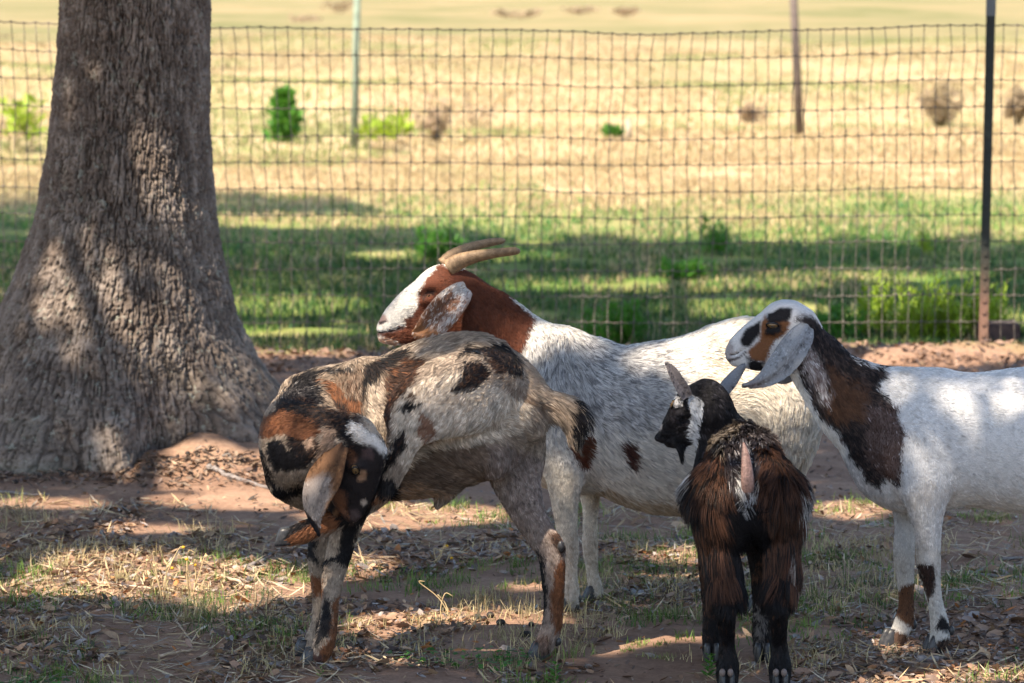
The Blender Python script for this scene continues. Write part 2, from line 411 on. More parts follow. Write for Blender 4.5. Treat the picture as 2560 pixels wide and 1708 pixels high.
# ---------------------------------------------------------------- fence
m_wire = material('fence_wire', (.16, .125, .10), .6, .35)
q = N(m_wire); q.base(q.ramp(q.noise(q.pos(), 30, 3), [(0.35, (.06, .05, .042)), (0.65, (.19, .155, .13))]))
m_post = material('post_paint', rough=.6, spec=.3)
q = N(m_post); sp = q.new('SeparateXYZ'); q.link(q.pos(), sp.inputs[0])
zr = q.math('ADD', sp.outputs[2], q.math('MULTIPLY', q.math('SUBTRACT', q.noise(q.pos(), 14, 4), .5), .22))
q.base(q.ramp(zr, [(0.0, (.21, .12, .085)), (0.22, (.19, .105, .075)), (0.36, (.06, .05, .035)), (0.5, (.022, .026, .022))]))
FY = 17.86
def fence():
    root = empty('wire_fence', (0, FY, 0)); tag(root, 'woven wire mesh fence with dark steel post behind the goats', 'fence')
    px_top = np.array([(-600, 50), (0, 53), (140, 60), (530, 68), (800, 70), (1100, 74), (1400, 79), (1500, 84), (1600, 86), (1700, 82), (2000, 74), (2200, 69), (2450, 62), (2700, 66), (3200, 66)], float)
    X = np.arange(-4.45, 4.6, .0612)
    top = at(np.interp(CX + X * FPX / FY, px_top[:, 0], px_top[:, 1]) * 0 + CX + X * FPX / FY, np.interp(CX + X * FPX / FY, px_top[:, 0], px_top[:, 1]), FY)[:, 2]
    nrow = 13; g = np.random.default_rng(4)
    rows = np.linspace(1, 0, nrow)
    grid = np.zeros((len(X), nrow, 3))
    for j, f in enumerate(rows):
        P = np.stack([X * 4, np.full_like(X, j * 3.7), 0 * X], 1)
        lean = .018 * np.sin(X * 1.7 + 1) * f ** 2 + .012 * f ** 6 * np.sin(X * .8)
        grid[:, j, 0] = X + lean + (vnoise(P * .6, 3) - .5) * .016 + g.normal(0, .0022, len(X))
        grid[:, j, 1] = FY + .02 * np.sin(X * 2.1 + j * .5) * (.4 + f * (1 - f) * 2)
        grid[:, j, 2] = .012 + f * (top - .012) + (vnoise(P * .9, 8) - .5) * .012 + g.normal(0, .0012, len(X))
    for i in range(len(X)):
        pts = catmull(grid[i], 2); pts[1:-1, 0] += g.normal(0, .0012, len(pts) - 2)
        mb = MB(); mb.add(*tube(pts, .0021, 5)); mb.build('vertical_wire', m_wire, root)
    for j in range(nrow):
        mb = MB(); pts = grid[:, j].copy(); pts[:, 1] -= .004
        mid = (pts[1:] + pts[:-1]) / 2; mid[:, 2] -= .0025 + g.random(len(mid)) * .003
        allp = np.empty((len(pts) + len(mid), 3)); allp[0::2] = pts; allp[1::2] = mid
        mb.add(*tube(allp, .0022 if j else .003, 5)); mb.build('horizontal_wire', m_wire, root)
    mb = MB()
    for i in range(len(X)):
        for j in range(nrow):
            mb.add(*ball(grid[i, j] + np.array([0, -.003, 0]), .0058, (1.2, 1, 1), 6, 4))
    k = mb.build('knots', m_wire, root); tag(k, kind='stuff')
    # steel T-posts: flange, stem, studs
    for tx, bx in ((2478, 2457), (-640, -650)):
        t = at(tx, -14, FY - .03); b = at(bx, 880, FY - .03); b[2] = -.05
        mb = MB(); ax = (t - b) / np.linalg.norm(t - b); s = np.cross(ax, [0, 1., 0]); s /= np.linalg.norm(s); d = np.cross(s, ax); d = d if d[1] > 0 else -d
        def prism(h0, h1, a0, a1, c0, c1, col=None):
            V = [b + ax * h + s * a + d * c for h in (h0, h1) for a, c in ((a0, c0), (a1, c0), (a1, c1), (a0, c1))]
            mb.add(V, [(3, 2, 1, 0), (4, 5, 6, 7), (0, 1, 5, 4), (1, 2, 6, 5), (2, 3, 7, 6), (3, 0, 4, 7)])
        Ht = np.linalg.norm(t - b)
        prism(0, Ht, -.021, .021, -.004, .002); prism(0, Ht, -.0035, .0035, .002, .034)
        for k in range(28): prism(.12 + k * .054, .14 + k * .054, -.009, .009, -.011, -.0042)
        po = mb.build('post', m_post, root, False)
        mb = MB(); prism(Ht - .1, Ht + .012, -.0225, .0225, -.0056, .0036); mb.build('post_cap', m_white, po, False)
m_white = material('post_tip_paint', (.12, .13, .13), .6)
fence()

# ---------------------------------------------------------------- things in the field
def field_post(x, y, top, r, col, label, name='field_post', lean=8):
    gx, gy = ground_at(x, y); root = empty(name, (gx, gy, 0)); tag(root, label, 'post')
    t = at(top[0], top[1], gy); m = material('post_' + name, col, .8)
    q = N(m); q.base(q.ramp(q.noise(q.pos(), 12, 4), [(0.3, tuple(c * .6 for c in col)), (0.7, col)]))
    mb = MB(); mb.add(*tube([(gx, gy, -.1), ((gx + t[0]) / 2, gy, t[2] / 2), (t[0], gy, t[2])], [r, r * .95, r * .9], 8)); mb.build('shaft', m, root)
    mb = MB(); mb.add(*ball((t[0], gy, t[2]), r * 1.05, (1, 1, .5), 8, 5)); mb.build('cap', m, root)
field_post(885, 362, (894, -60), .042, (.22, .27, .20), 'greenish steel post standing in the dry pasture, left of centre')
field_post(2000, 332, (1981, -60), .05, (.13, .10, .085), 'dark leaning wooden post standing in the dry pasture, right of centre')
field_post(1571, 345, (1571, 300), .035, (.5, .42, .31), 'short pale stub of a post in the dry pasture')

def plant_mesh(name, parent, mat, g, base, h, spread, stems, leaves, lsize, shape='bush', lcol=None):
    """stems as thin tubes, leaves as small folded blades; one foliage mesh"""
    sm = MB(); LV, LF, LC = [], [], []
    base = np.asarray(base, float)
    for s in range(stems):
        a = g.uniform(0, 6.28); rr = math.sqrt(g.random()) * spread
        if shape == 'cone': tip = base + np.array([math.cos(a) * rr * .25, math.sin(a) * rr * .25, h * g.uniform(.8, 1)])
        elif shape == 'upright': tip = base + np.array([math.cos(a) * rr, math.sin(a) * rr, h * g.uniform(.65, 1.05)])
        else: tip = base + np.array([math.cos(a) * rr, math.sin(a) * rr, h * g.uniform(.45, 1.0) * (1 - .25 * (rr / spread) ** 2)])
        st = base + (np.array([math.cos(a) * rr, math.sin(a) * rr, 0]) * (.75 if shape == 'upright' else .12))
        mid = (st + tip) / 2 + g.normal(0, .04 * h, 3); pts = catmull(np.array([st, mid, tip]), 3)
        sm.add(*tube(pts, np.linspace(.006, .002, len(pts)) * max(.6, h), 4))
        for k in range(leaves):
            t = g.uniform(.12 if shape == 'cone' else .45, 1.0); p = pts[min(int(t * (len(pts) - 1)), len(pts) - 1)] + g.normal(0, .01, 3)
            if shape == 'cone':
                b = g.uniform(0, 6.28); w = spread * (1.05 - t) * g.uniform(.3, 1); p = p + np.array([math.cos(b) * w, math.sin(b) * w, 0])
            dr = g.normal(0, 1, 3); dr[2] = abs(dr[2]) * .8 + .3; dr /= np.linalg.norm(dr)
            sd = np.cross(dr, g.normal(0, 1, 3)); sd /= np.linalg.norm(sd) + 1e-9
            L = lsize * g.uniform(.6, 1.3); W = L * (.16 if shape == 'upright' else .28)
            o = len(LV); LV += [p, p + dr * L * .5 + sd * W, p + dr * L, p + dr * L * .5 - sd * W]; LF.append((o, o + 1, o + 2, o + 3))
    st = sm.build('stems', m_stem, parent)
    if LV:
        f = mesh_obj('foliage', LV, LF, mat, parent, False)
m_stem = material('plant_stem', (.17, .13, .07), .8)
def leaf_mat(name, a, b, rough=.55):
    m = material(name, a, rough, .25); q = N(m)
    q.base(q.ramp(q.noise(q.pos(), 35, 3), [(0.3, a), (0.7, b)]))
    q.b.inputs['Transmission Weight'].default_value = 0
    t = q.new('BsdfTranslucent'); t.inputs[0].default_value = (*b, 1)
    mx = q.new('MixShader'); mx.inputs[0].default_value = .3
    out = q.t.nodes['Material Output']; q.link(q.b.outputs[0], mx.inputs[1]); q.link(t.outputs[0], mx.inputs[2]); q.link(mx.outputs[0], out.inputs[0])
    return m
m_bush_yel = leaf_mat('leaf_yellow_green', (.19, .30, .02), (.33, .43, .04))
m_bush_grn = leaf_mat('leaf_green', (.035, .13, .018), (.10, .26, .03))
m_dry_wood = leaf_mat('dry_weed', (.27, .185, .12), (.38, .28, .18))
m_grey = leaf_mat('grey_brush', (.22, .165, .10), (.33, .25, .16))
m_far = leaf_mat('far_brush_leaf', (.30, .22, .13), (.4, .3, .19))
def shrub(name, x, y, w, h, mat, stems, leaves, ls, label, shape='bush', seed=1, group=None, cat='shrub', Y=None):
    """x, y = where its foot stands in the picture, w, h = its size there in pixels"""
    g = np.random.default_rng(seed); gx, gy = ground_at(x, y)
    if Y: gy = Y; gx = float(at(x, y, Y)[0])
    s = gy / FPX; z = float(gz(np.array([gx]), np.array([gy]))[0])
    root = empty(name, (gx, gy, z)); tag(root, label, cat, group)
    plant_mesh(name, root, mat, g, (gx, gy, z - .01), h * s, w * s / 2, stems, leaves, ls, shape)
shrub('cedar_sapling', 715, 352, 80, 150, m_bush_grn, 3, 250, .12, 'small dark green cone-shaped cedar in the dry pasture', 'cone', 1)
shrub('shrub', 968, 366, 140, 95, m_bush_yel, 20, 6, .15, 'bright yellow-green low bush beside the greenish post', 'upright', 2)
shrub('shrub', 60, 372, 130, 150, m_bush_yel, 22, 6, .16, 'yellow-green bush behind the fence at the left edge', 'upright', 3)
shrub('dry_shrub', 1085, 352, 110, 150, m_dry_wood, 40, 4, .08, 'bare brown weed bush right of the yellow-green bush', 'bush', 4)
shrub('dry_shrub', 1190, 300, 160, 120, m_dry_wood, 22, 3, .08, 'faint reddish dry weeds in mid pasture above the horned head', 'bush', 5)
shrub('dry_shrub', 2352, 292, 150, 150, m_grey, 80, 4, .08, 'brown leafless shrub fanning out, beside the fence post at right', 'bush', 6)
shrub('dry_shrub', 1880, 285, 120, 70, m_dry_wood, 25, 8, .08, 'low reddish dry weeds left of the dark wooden post', 'bush', 7)
shrub('shrub', 1535, 342, 50, 34, m_bush_grn, 14, 16, .08, 'tiny green sprig beside the pale post stub', 'bush', 8)
for k, (x, y, w, h, lb) in enumerate(((760, 52, 90, 30, 'grey brush clump far off, farthest left of the far clumps'), (850, 34, 90, 50, 'dark brush clump far off next to the greenish post top'), (1290, 52, 110, 34, 'grey brush clump far off above the middle of the fence'),
                                     (1455, 40, 100, 26, 'low brush clump far off, right of the middle one'), (1565, 48, 70, 30, 'small brush clump far off, rightmost of the far clumps'))):
    shrub('far_brush', x, y, w * 1.3, h * .8, m_far, 26, 7, .25, lb, 'bush', 20 + k, 'far brush clumps')
shrub('shrub', 2545, 290, 90, 110, m_grey, 30, 16, .1, 'olive bush cut by the right picture edge', 'bush', 9)
# weeds along the fence
def weeds(x0, x1, y, h, n, mat, label, seed, name='weed_clump', ls=.065, group=None):
    g = np.random.default_rng(seed); gx0, gy = ground_at(x0, y); gx1, _ = ground_at(x1, y); s = gy / FPX
    root = empty(name, ((gx0 + gx1) / 2, gy, 0)); tag(root, label, 'weeds', group)
    sm = MB(); LV, LF = [], []
    for k in range(n):
        bx = g.uniform(gx0, gx1); by = gy + g.uniform(-.15, .2); hh = h * s * g.uniform(.45, 1.05); z = float(gz(np.array([bx]), np.array([by]))[0])
        tip = np.array([bx + g.normal(0, .03), by + g.normal(0, .03), z + hh]); st = np.array([bx, by, z - .01])
        pts = catmull(np.array([st, (st + tip) / 2 + g.normal(0, .01, 3), tip]), 4); sm.add(*tube(pts, np.linspace(.003, .001, len(pts)), 4))
        for m_ in range(46):
            t = g.uniform(.2, 1); p = pts[int(t * (len(pts) - 1))] + g.normal(0, .008, 3)
            a = g.uniform(0, 6.28); dr = np.array([math.cos(a) * .6, math.sin(a) * .6, g.uniform(.3, 1.2)]); dr /= np.linalg.norm(dr)
            sd = np.cross(dr, [0, 0, 1.]) + g.normal(0, .3, 3); sd /= np.linalg.norm(sd); L = ls * g.uniform(.6, 1.3) * (1.25 - .6 * t)
            o = len(LV); LV += [p, p + dr * L * .5 + sd * L * .13, p + dr * L, p + dr * L * .5 - sd * L * .13]; LF.append((o, o + 1, o + 2, o + 3))
    sm.build('stems', m_stem, root); mesh_obj('foliage', LV, LF, mat, root, False)
weeds(2150, 2210, 838, 165, 9, m_bush_yel, 'tall yellow-green weed at the left end of the weeds by the steel post', 41)
weeds(2225, 2450, 845, 150, 44, m_bush_yel, 'yellow-green weeds growing through the fence left of the steel post', 42)
weeds(2470, 2510, 842, 150, 8, m_bush_yel, 'single yellow-green weed just right of the steel post', 43)
weeds(1040, 1160, 655, 90, 22, m_bush_grn, 'green weeds beyond the fence just above the curved horns', 44, ls=.07)
weeds(1480, 1600, 860, 110, 22, m_bush_grn, 'dark green weeds behind the fence over the white goat\'s back', 45, ls=.06)
weeds(1765, 1815, 640, 110, 7, m_bush_grn, 'thin green weed standing alone beyond the fence, right of middle', 46, ls=.07)
weeds(2040, 2140, 850, 90, 14, m_bush_grn, 'green weeds behind the fence right of the lop-eared head', 47, ls=.06)
weeds(1640, 1780, 700, 50, 16, m_bush_grn, 'low green weeds beyond the fence in the shade', 48, ls=.06)
weeds(2310, 2330, 640, 110, 3, m_bush_yel, 'slim yellow-green weed beyond the fence left of the steel post', 49, ls=.06)
# block and stake by the fence
def block():
    gx, gy = ground_at(2512, 866); root = empty('masonry_block', (gx, gy + .25, 0)); tag(root, 'dark reddish block lying behind the fence at the right edge', 'block')
    m = material('block', (.075, .045, .042), .85); q = N(m); q.base(q.ramp(q.noise(q.pos(), 40, 4), [(0.3, (.05, .03, .03)), (0.7, (.12, .07, .06))]))
    bm = bmesh.new(); bmesh.ops.create_cube(bm, size=1); bmesh.ops.scale(bm, verts=bm.verts, vec=(.20, .12, .085)); bmesh.ops.bevel(bm, geom=bm.edges, offset=.006, segments=2, affect='EDGES')
    me = bpy.data.meshes.new('slab'); bm.to_mesh(me); bm.free(); me.materials.append(m); o = bpy.data.objects.new('slab', me); COL.objects.link(o); o.parent = root; o.location = (0, 0, .045)
    mb = MB(); mb.add(*tube([(gx - .09, gy + .25, .088), (gx + .08, gy + .25, .094)], .012, 6)); mb.build('mortar_lump', m_bark2, root)
m_bark2 = material('mortar', (.36, .22, .16), .9)
block()
gx, gy = ground_at(2163, 884)
mb = MB(); mb.add(*tube([(gx, gy, -.03), (gx + .002, gy, .03), (gx + .001, gy, .062)], [.009, .0085, .008], 6)); o = mb.build('wooden_stake', material('stake_wood', (.33, .22, .15), .85)); tag(o, 'short weathered stake at the foot of the fence', 'stake')
# ---------------------------------------------------------------- goats: bodies grown as one smooth surface over a skeleton
class Body:
    def __init__(self, h=0.0048):
        self.segs = []; self.h = h; self.cuts = []; self.nc = 0
    def chain(self, pts, radii, kws, w=(0, 1, 0), k=0.03, fur=0.02, n=4, flow=1, lift=None):
        """tapered limb through pts (world), radii (m), kws = sideways stretch along axis w"""
        A = np.hstack([np.asarray(pts, float), np.asarray(radii, float)[:, None], np.asarray(kws, float)[:, None]])
        A = catmull(A, n)
        w = np.asarray(w, float); self.nc += 1
        for i in range(len(A) - 1):
            self.segs.append(dict(cid=self.nc, a=A[i, :3], b=A[i + 1, :3], ra=max(A[i, 3], .002), rb=max(A[i + 1, 3], .002), ka=A[i, 4], kb=A[i + 1, 4],
                                  w=w, k=k, fur=fur, flow=flow, lift=lift))
    def cut(self, pts, radii, w=(0, 1, 0), kw=1.0, k=0.004):
        A = np.hstack([np.asarray(pts, float), np.asarray(radii, float)[:, None]])
        for i in range(len(A) - 1):
            self.cuts.append(dict(a=A[i, :3], b=A[i + 1, :3], ra=A[i, 3], rb=A[i + 1, 3], ka=kw, kb=kw, w=np.asarray(w, float), k=k))
    @staticmethod
    def dist(s, X, Y, Z):
        a, b = s['a'], s['b']; ab = b - a; L2 = ab.dot(ab) + 1e-12
        px, py, pz = X - a[0], Y - a[1], Z - a[2]
        t = np.clip((px * ab[0] + py * ab[1] + pz * ab[2]) / L2, 0, 1)
        px = px - t * ab[0]; py = py - t * ab[1]; pz = pz - t * ab[2]
        r = s['ra'] + (s['rb'] - s['ra']) * t; kk = s['ka'] + (s['kb'] - s['ka']) * t
        u = ab / math.sqrt(L2); w = s['w'] - u * s['w'].dot(u); nw = np.linalg.norm(w)
        v2 = px * px + py * py + pz * pz
        if nw < 0.15:
            return np.sqrt(v2) - r
        w = w / nw
        q = px * w[0] + py * w[1] + pz * w[2]
        d = np.sqrt(np.maximum(v2 - q * q, 0) + (q / kk) ** 2) - r
        return d * np.minimum(1.0, kk)
    def mesh(self):
        h = self.h
        R = [max(s['ra'] * max(1, s['ka']), s['rb'] * max(1, s['kb'])) for s in self.segs]
        lo = np.min([np.minimum(s['a'], s['b']) - r for s, r in zip(self.segs, R)], axis=0) - 0.04
        hi = np.max([np.maximum(s['a'], s['b']) + r for s, r in zip(self.segs, R)], axis=0) + 0.04
        n = np.ceil((hi - lo) / h).astype(int) + 1
        D = np.full(n, 0.3, np.float32)
        ax = [(lo[i] + h * np.arange(n[i])).astype(np.float32) for i in range(3)]
        def sub(s, r, mg):
            l = np.minimum(s['a'], s['b']) - r - mg; u = np.maximum(s['a'], s['b']) + r + mg
            i0 = np.clip(((l - lo) / h).astype(int), 0, n); i1 = np.clip(((u - lo) / h).astype(int) + 2, 0, n)
            return tuple(slice(i0[i], i1[i]) for i in range(3))
        def dd(s, sl):
            return self.dist(s, ax[0][sl[0]][:, None, None], ax[1][sl[1]][None, :, None], ax[2][sl[2]][None, None, :]).astype(np.float32)
        for cid in range(1, self.nc + 1):          # each limb first as itself, then melted into the whole
            grp = [(s, r) for s, r in zip(self.segs, R) if s['cid'] == cid]
            k = grp[0][0]['k']; sls = [sub(s, r, k + 0.012) for s, r in grp]
            S3 = tuple(slice(min(q[i].start for q in sls), max(q[i].stop for q in sls)) for i in range(3))
            E = np.full([q.stop - q.start for q in S3], .3, np.float32)
            for (s, r), sl in zip(grp, sls):
                rel = tuple(slice(sl[i].start - S3[i].start, sl[i].stop - S3[i].start) for i in range(3))
                E[rel] = np.minimum(E[rel], dd(s, sl))
            c = D[S3]
            g = np.maximum(k - np.abs(c - E), 0) / k
            D[S3] = np.minimum(c, E) - g * g * (k * 0.25)
        for s in self.cuts:
            r = max(s['ra'], s['rb']) * max(1, s['ka'])
            sl = sub(s, r, 0.02); d = -dd(s, sl); c = D[sl]; k = s['k']
            g = np.maximum(k - np.abs(c - d), 0) / k
            D[sl] = np.maximum(c, d) + g * g * (k * 0.25)
        # naive surface nets
        S = D < 0
        cnt = np.zeros(n - 1, np.uint8)
        for a in (0, 1):
            for b in (0, 1):
                for c in (0, 1):
                    cnt += S[a:n[0] - 1 + a, b:n[1] - 1 + b, c:n[2] - 1 + c]
        act = (cnt > 0) & (cnt < 8)
        I = np.argwhere(act)
        idx = np.full(n - 1, -1, np.int64); idx[act] = np.arange(len(I))
        corner = np.array([(a, b, c) for a in (0, 1) for b in (0, 1) for c in (0, 1)])
        val = np.stack([D[I[:, 0] + a, I[:, 1] + b, I[:, 2] + c] for a, b, c in corner], 1).astype(np.float64)
        P = np.zeros((len(I), 3)); W = np.zeros(len(I))
        for i in range(8):
            for j in range(i + 1, 8):
                if np.abs(corner[i] - corner[j]).sum() != 1: continue
                m = (val[:, i] < 0) != (val[:, j] < 0)
                t = np.where(m, val[:, i] / (val[:, i] - val[:, j] + 1e-12 * (~m)), 0)
                q = corner[i] + t[:, None] * (corner[j] - corner[i])
                P += q * m[:, None]; W += m
        V = lo + h * (I + P / W[:, None])
        Fs = []
        for axis in range(3):
            a = [slice(None)] * 3; b = [slice(None)] * 3
            a[axis] = slice(0, -1); b[axis] = slice(1, None)
            s0, s1 = S[tuple(a)], S[tuple(b)]
            E = np.argwhere(s0 != s1)
            o1, o2 = (axis + 1) % 3, (axis + 2) % 3
            ok = (E[:, o1] > 0) & (E[:, o2] > 0) & (E[:, o1] < n[o1] - 1) & (E[:, o2] < n[o2] - 1)
            E = E[ok]
            def cell(d1, d2):
                c = E.copy(); c[:, o1] += d1; c[:, o2] += d2
                return idx[c[:, 0], c[:, 1], c[:, 2]]
            q = np.stack([cell(-1, -1), cell(0, -1), cell(0, 0), cell(-1, 0)], 1)
            fl = ~s0[E[:, 0], E[:, 1], E[:, 2]]
            q[fl] = q[fl][:, ::-1]
            Fs.append(q)
        F = np.vstack(Fs)
        # a light smoothing pass
        for _ in range(2):
            acc = np.zeros_like(V); c = np.zeros(len(V))
            for k in range(4):
                np.add.at(acc, F[:, k], V[F[:, (k + 1) % 4]]); np.add.at(c, F[:, k], 1)
                np.add.at(acc, F[:, (k + 1) % 4], V[F[:, k]]); np.add.at(c, F[:, (k + 1) % 4], 1)
            V = V * 0.5 + 0.5 * acc / c[:, None]
        self.V, self.F = V, F
        fn = np.cross(V[F[:, 2]] - V[F[:, 0]], V[F[:, 3]] - V[F[:, 1]])
        nr = np.zeros_like(V)
        for k in range(4): np.add.at(nr, F[:, k], fn)
        self.Nrm = nr / (np.linalg.norm(nr, axis=1)[:, None] + 1e-12)
        # hair flow and length from the skeleton
        fl = np.zeros_like(V); ln = np.zeros(len(V)); sw = np.full(len(V), 1e-12); lf = np.zeros(len(V))
        for s in self.segs:
            d = self.dist(s, V[:, 0], V[:, 1], V[:, 2])
            w = np.exp(-np.maximum(d, -0.02) / 0.012)
            u = s['b'] - s['a']; u = u / (np.linalg.norm(u) + 1e-9) * s['flow']
            fl += w[:, None] * u; ln += w * s['fur']; lf += w * (0.35 if s['lift'] is None else s['lift']); sw += w
        self.flow = fl / sw[:, None]; self.len = ln / sw; self.lift = lf / sw
        return V, F

def poly_sd(x, y, poly):
    """signed distance to a polygon, negative inside"""
    P = np.asarray(poly, float); d = np.full(len(x), 1e12); ins = np.zeros(len(x), bool)
    for i in range(len(P)):
        a, b = P[i], P[(i + 1) % len(P)]
        e = b - a; wx, wy = x - a[0], y - a[1]
        t = np.clip((wx * e[0] + wy * e[1]) / (e.dot(e) + 1e-9), 0, 1)
        d = np.minimum(d, (wx - t * e[0]) ** 2 + (wy - t * e[1]) ** 2)
        if abs(e[1]) > 1e-9:
            c = ((a[1] > y) != (b[1] > y)) & (x < (b[0] - a[0]) * (y - a[1]) / e[1] + a[0])
            ins ^= c
    d = np.sqrt(d)
    return np.where(ins, -d, d)

class Coat:
    """coat markings: base colour and patches drawn on the goat's side"""
    amp = 1.0
    def __init__(self, base, base2=None, p=0.0, seed=1):
        self.base = (np.array(base), np.array(base2 if base2 is not None else base), p); self.pat = []; self.seed = seed
    def patch(self, poly, c, c2=None, p=0.0, soft=7, warp=9, test=None):
        self.pat.append((np.asarray(poly, float), np.array(c), np.array(c2 if c2 is not None else c), p, soft, warp, test))
    def __call__(self, P, Nn, r=None, r2=None):
        """r, r2: per-strand random numbers; None gives the blended skin colour"""
        x, y = to_px(P)
        nx = (fbm(P * 38, 3, self.seed) - .5) * 2; ny = (fbm(P * 38, 3, self.seed + 50) - .5) * 2
        nf = (vnoise(P * 160, self.seed + 90) - .5) * 2
        b1, b2, p = self.base
        pp = p * (0.4 + 1.2 * fbm(P * 14, 2, self.seed + 7))
        if r is None: C = b1 + (b2 - b1) * pp[:, None] * np.ones((len(P), 1))
        else: C = np.where((r2 < pp)[:, None], b2, b1)
        for poly, c, c2, q, soft, warp, test in self.pat:
            mn, mx = poly.min(0) - 3 * warp, poly.max(0) + 3 * warp
            m = (x > mn[0]) & (x < mx[0]) & (y > mn[1]) & (y < mx[1])
            if test is not None: m &= test(P, Nn)
            if not m.any(): continue
            sd = poly_sd(x[m] + warp * nx[m], y[m] + warp * ny[m], poly) + nf[m] * warp * .4
            w = np.clip(.5 - sd / (2 * soft), 0, 1)
            if r is None:
                C[m] = C[m] + ((c + (c2 - c) * q) - C[m]) * w[:, None]
            else:
                hit = r[m] < w
                cc = np.where((r2[m] < q)[:, None], c2, c)
                C[m] = np.where(hit[:, None], cc, C[m])
        return C

m_coat = material('coat_skin', rough=0.75, spec=0.15)
_n = N(m_coat); _n.base(_n.mix(0.5, _n.attr('Col'), _n.ramp(_n.noise(_n.pos(), 260, 3), [(0.3, (.45, .43, .42)), (0.7, (.9, .9, .9))]), 'MULTIPLY'))
m_fur = material('coat_fur', rough=0.45, spec=0.12)
_n = N(m_fur); _n.base(_n.attr('hair_col'))
m_horn = material('goat_horn', rough=0.55, spec=0.3)
_n = N(m_horn); _n.base(_n.mix(0.75, _n.attr('Col'), _n.ramp(_n.noise(_n.pos(), 90, 5, .65, 1.5), [(0.3, (.35, .3, .28)), (0.65, (1, 1, 1))]), 'MULTIPLY')); _n.bump(_n.noise(_n.pos(), 350, 3), .4, .002)
m_hoof = material('goat_hoof', (.045, .038, .035), 0.4, .4)
_n = N(m_hoof); _n.base(_n.ramp(_n.noise(_n.pos(), 120, 4), [(0.3, (.014, .014, .016)), (0.7, (.055, .05, .048))])); _n.bump(_n.noise(_n.pos(), 300, 2), .3, .001)
m_eye = material('goat_eye', (.13, .075, .03), 0.1, .5)
m_eye_dark = material('goat_pupil', (.006, .006, .006), 0.12, .5)
m_skin = material('bare_skin', (.34, .19, .15), 0.5, .35)
_n = N(m_skin); _n.base(_n.ramp(_n.noise(_n.pos(), 160, 4), [(0.3, (.11, .06, .048)), (0.65, (.27, .16, .125))])); _n.bump(_n.noise(_n.pos(), 260, 3), .35, .002)

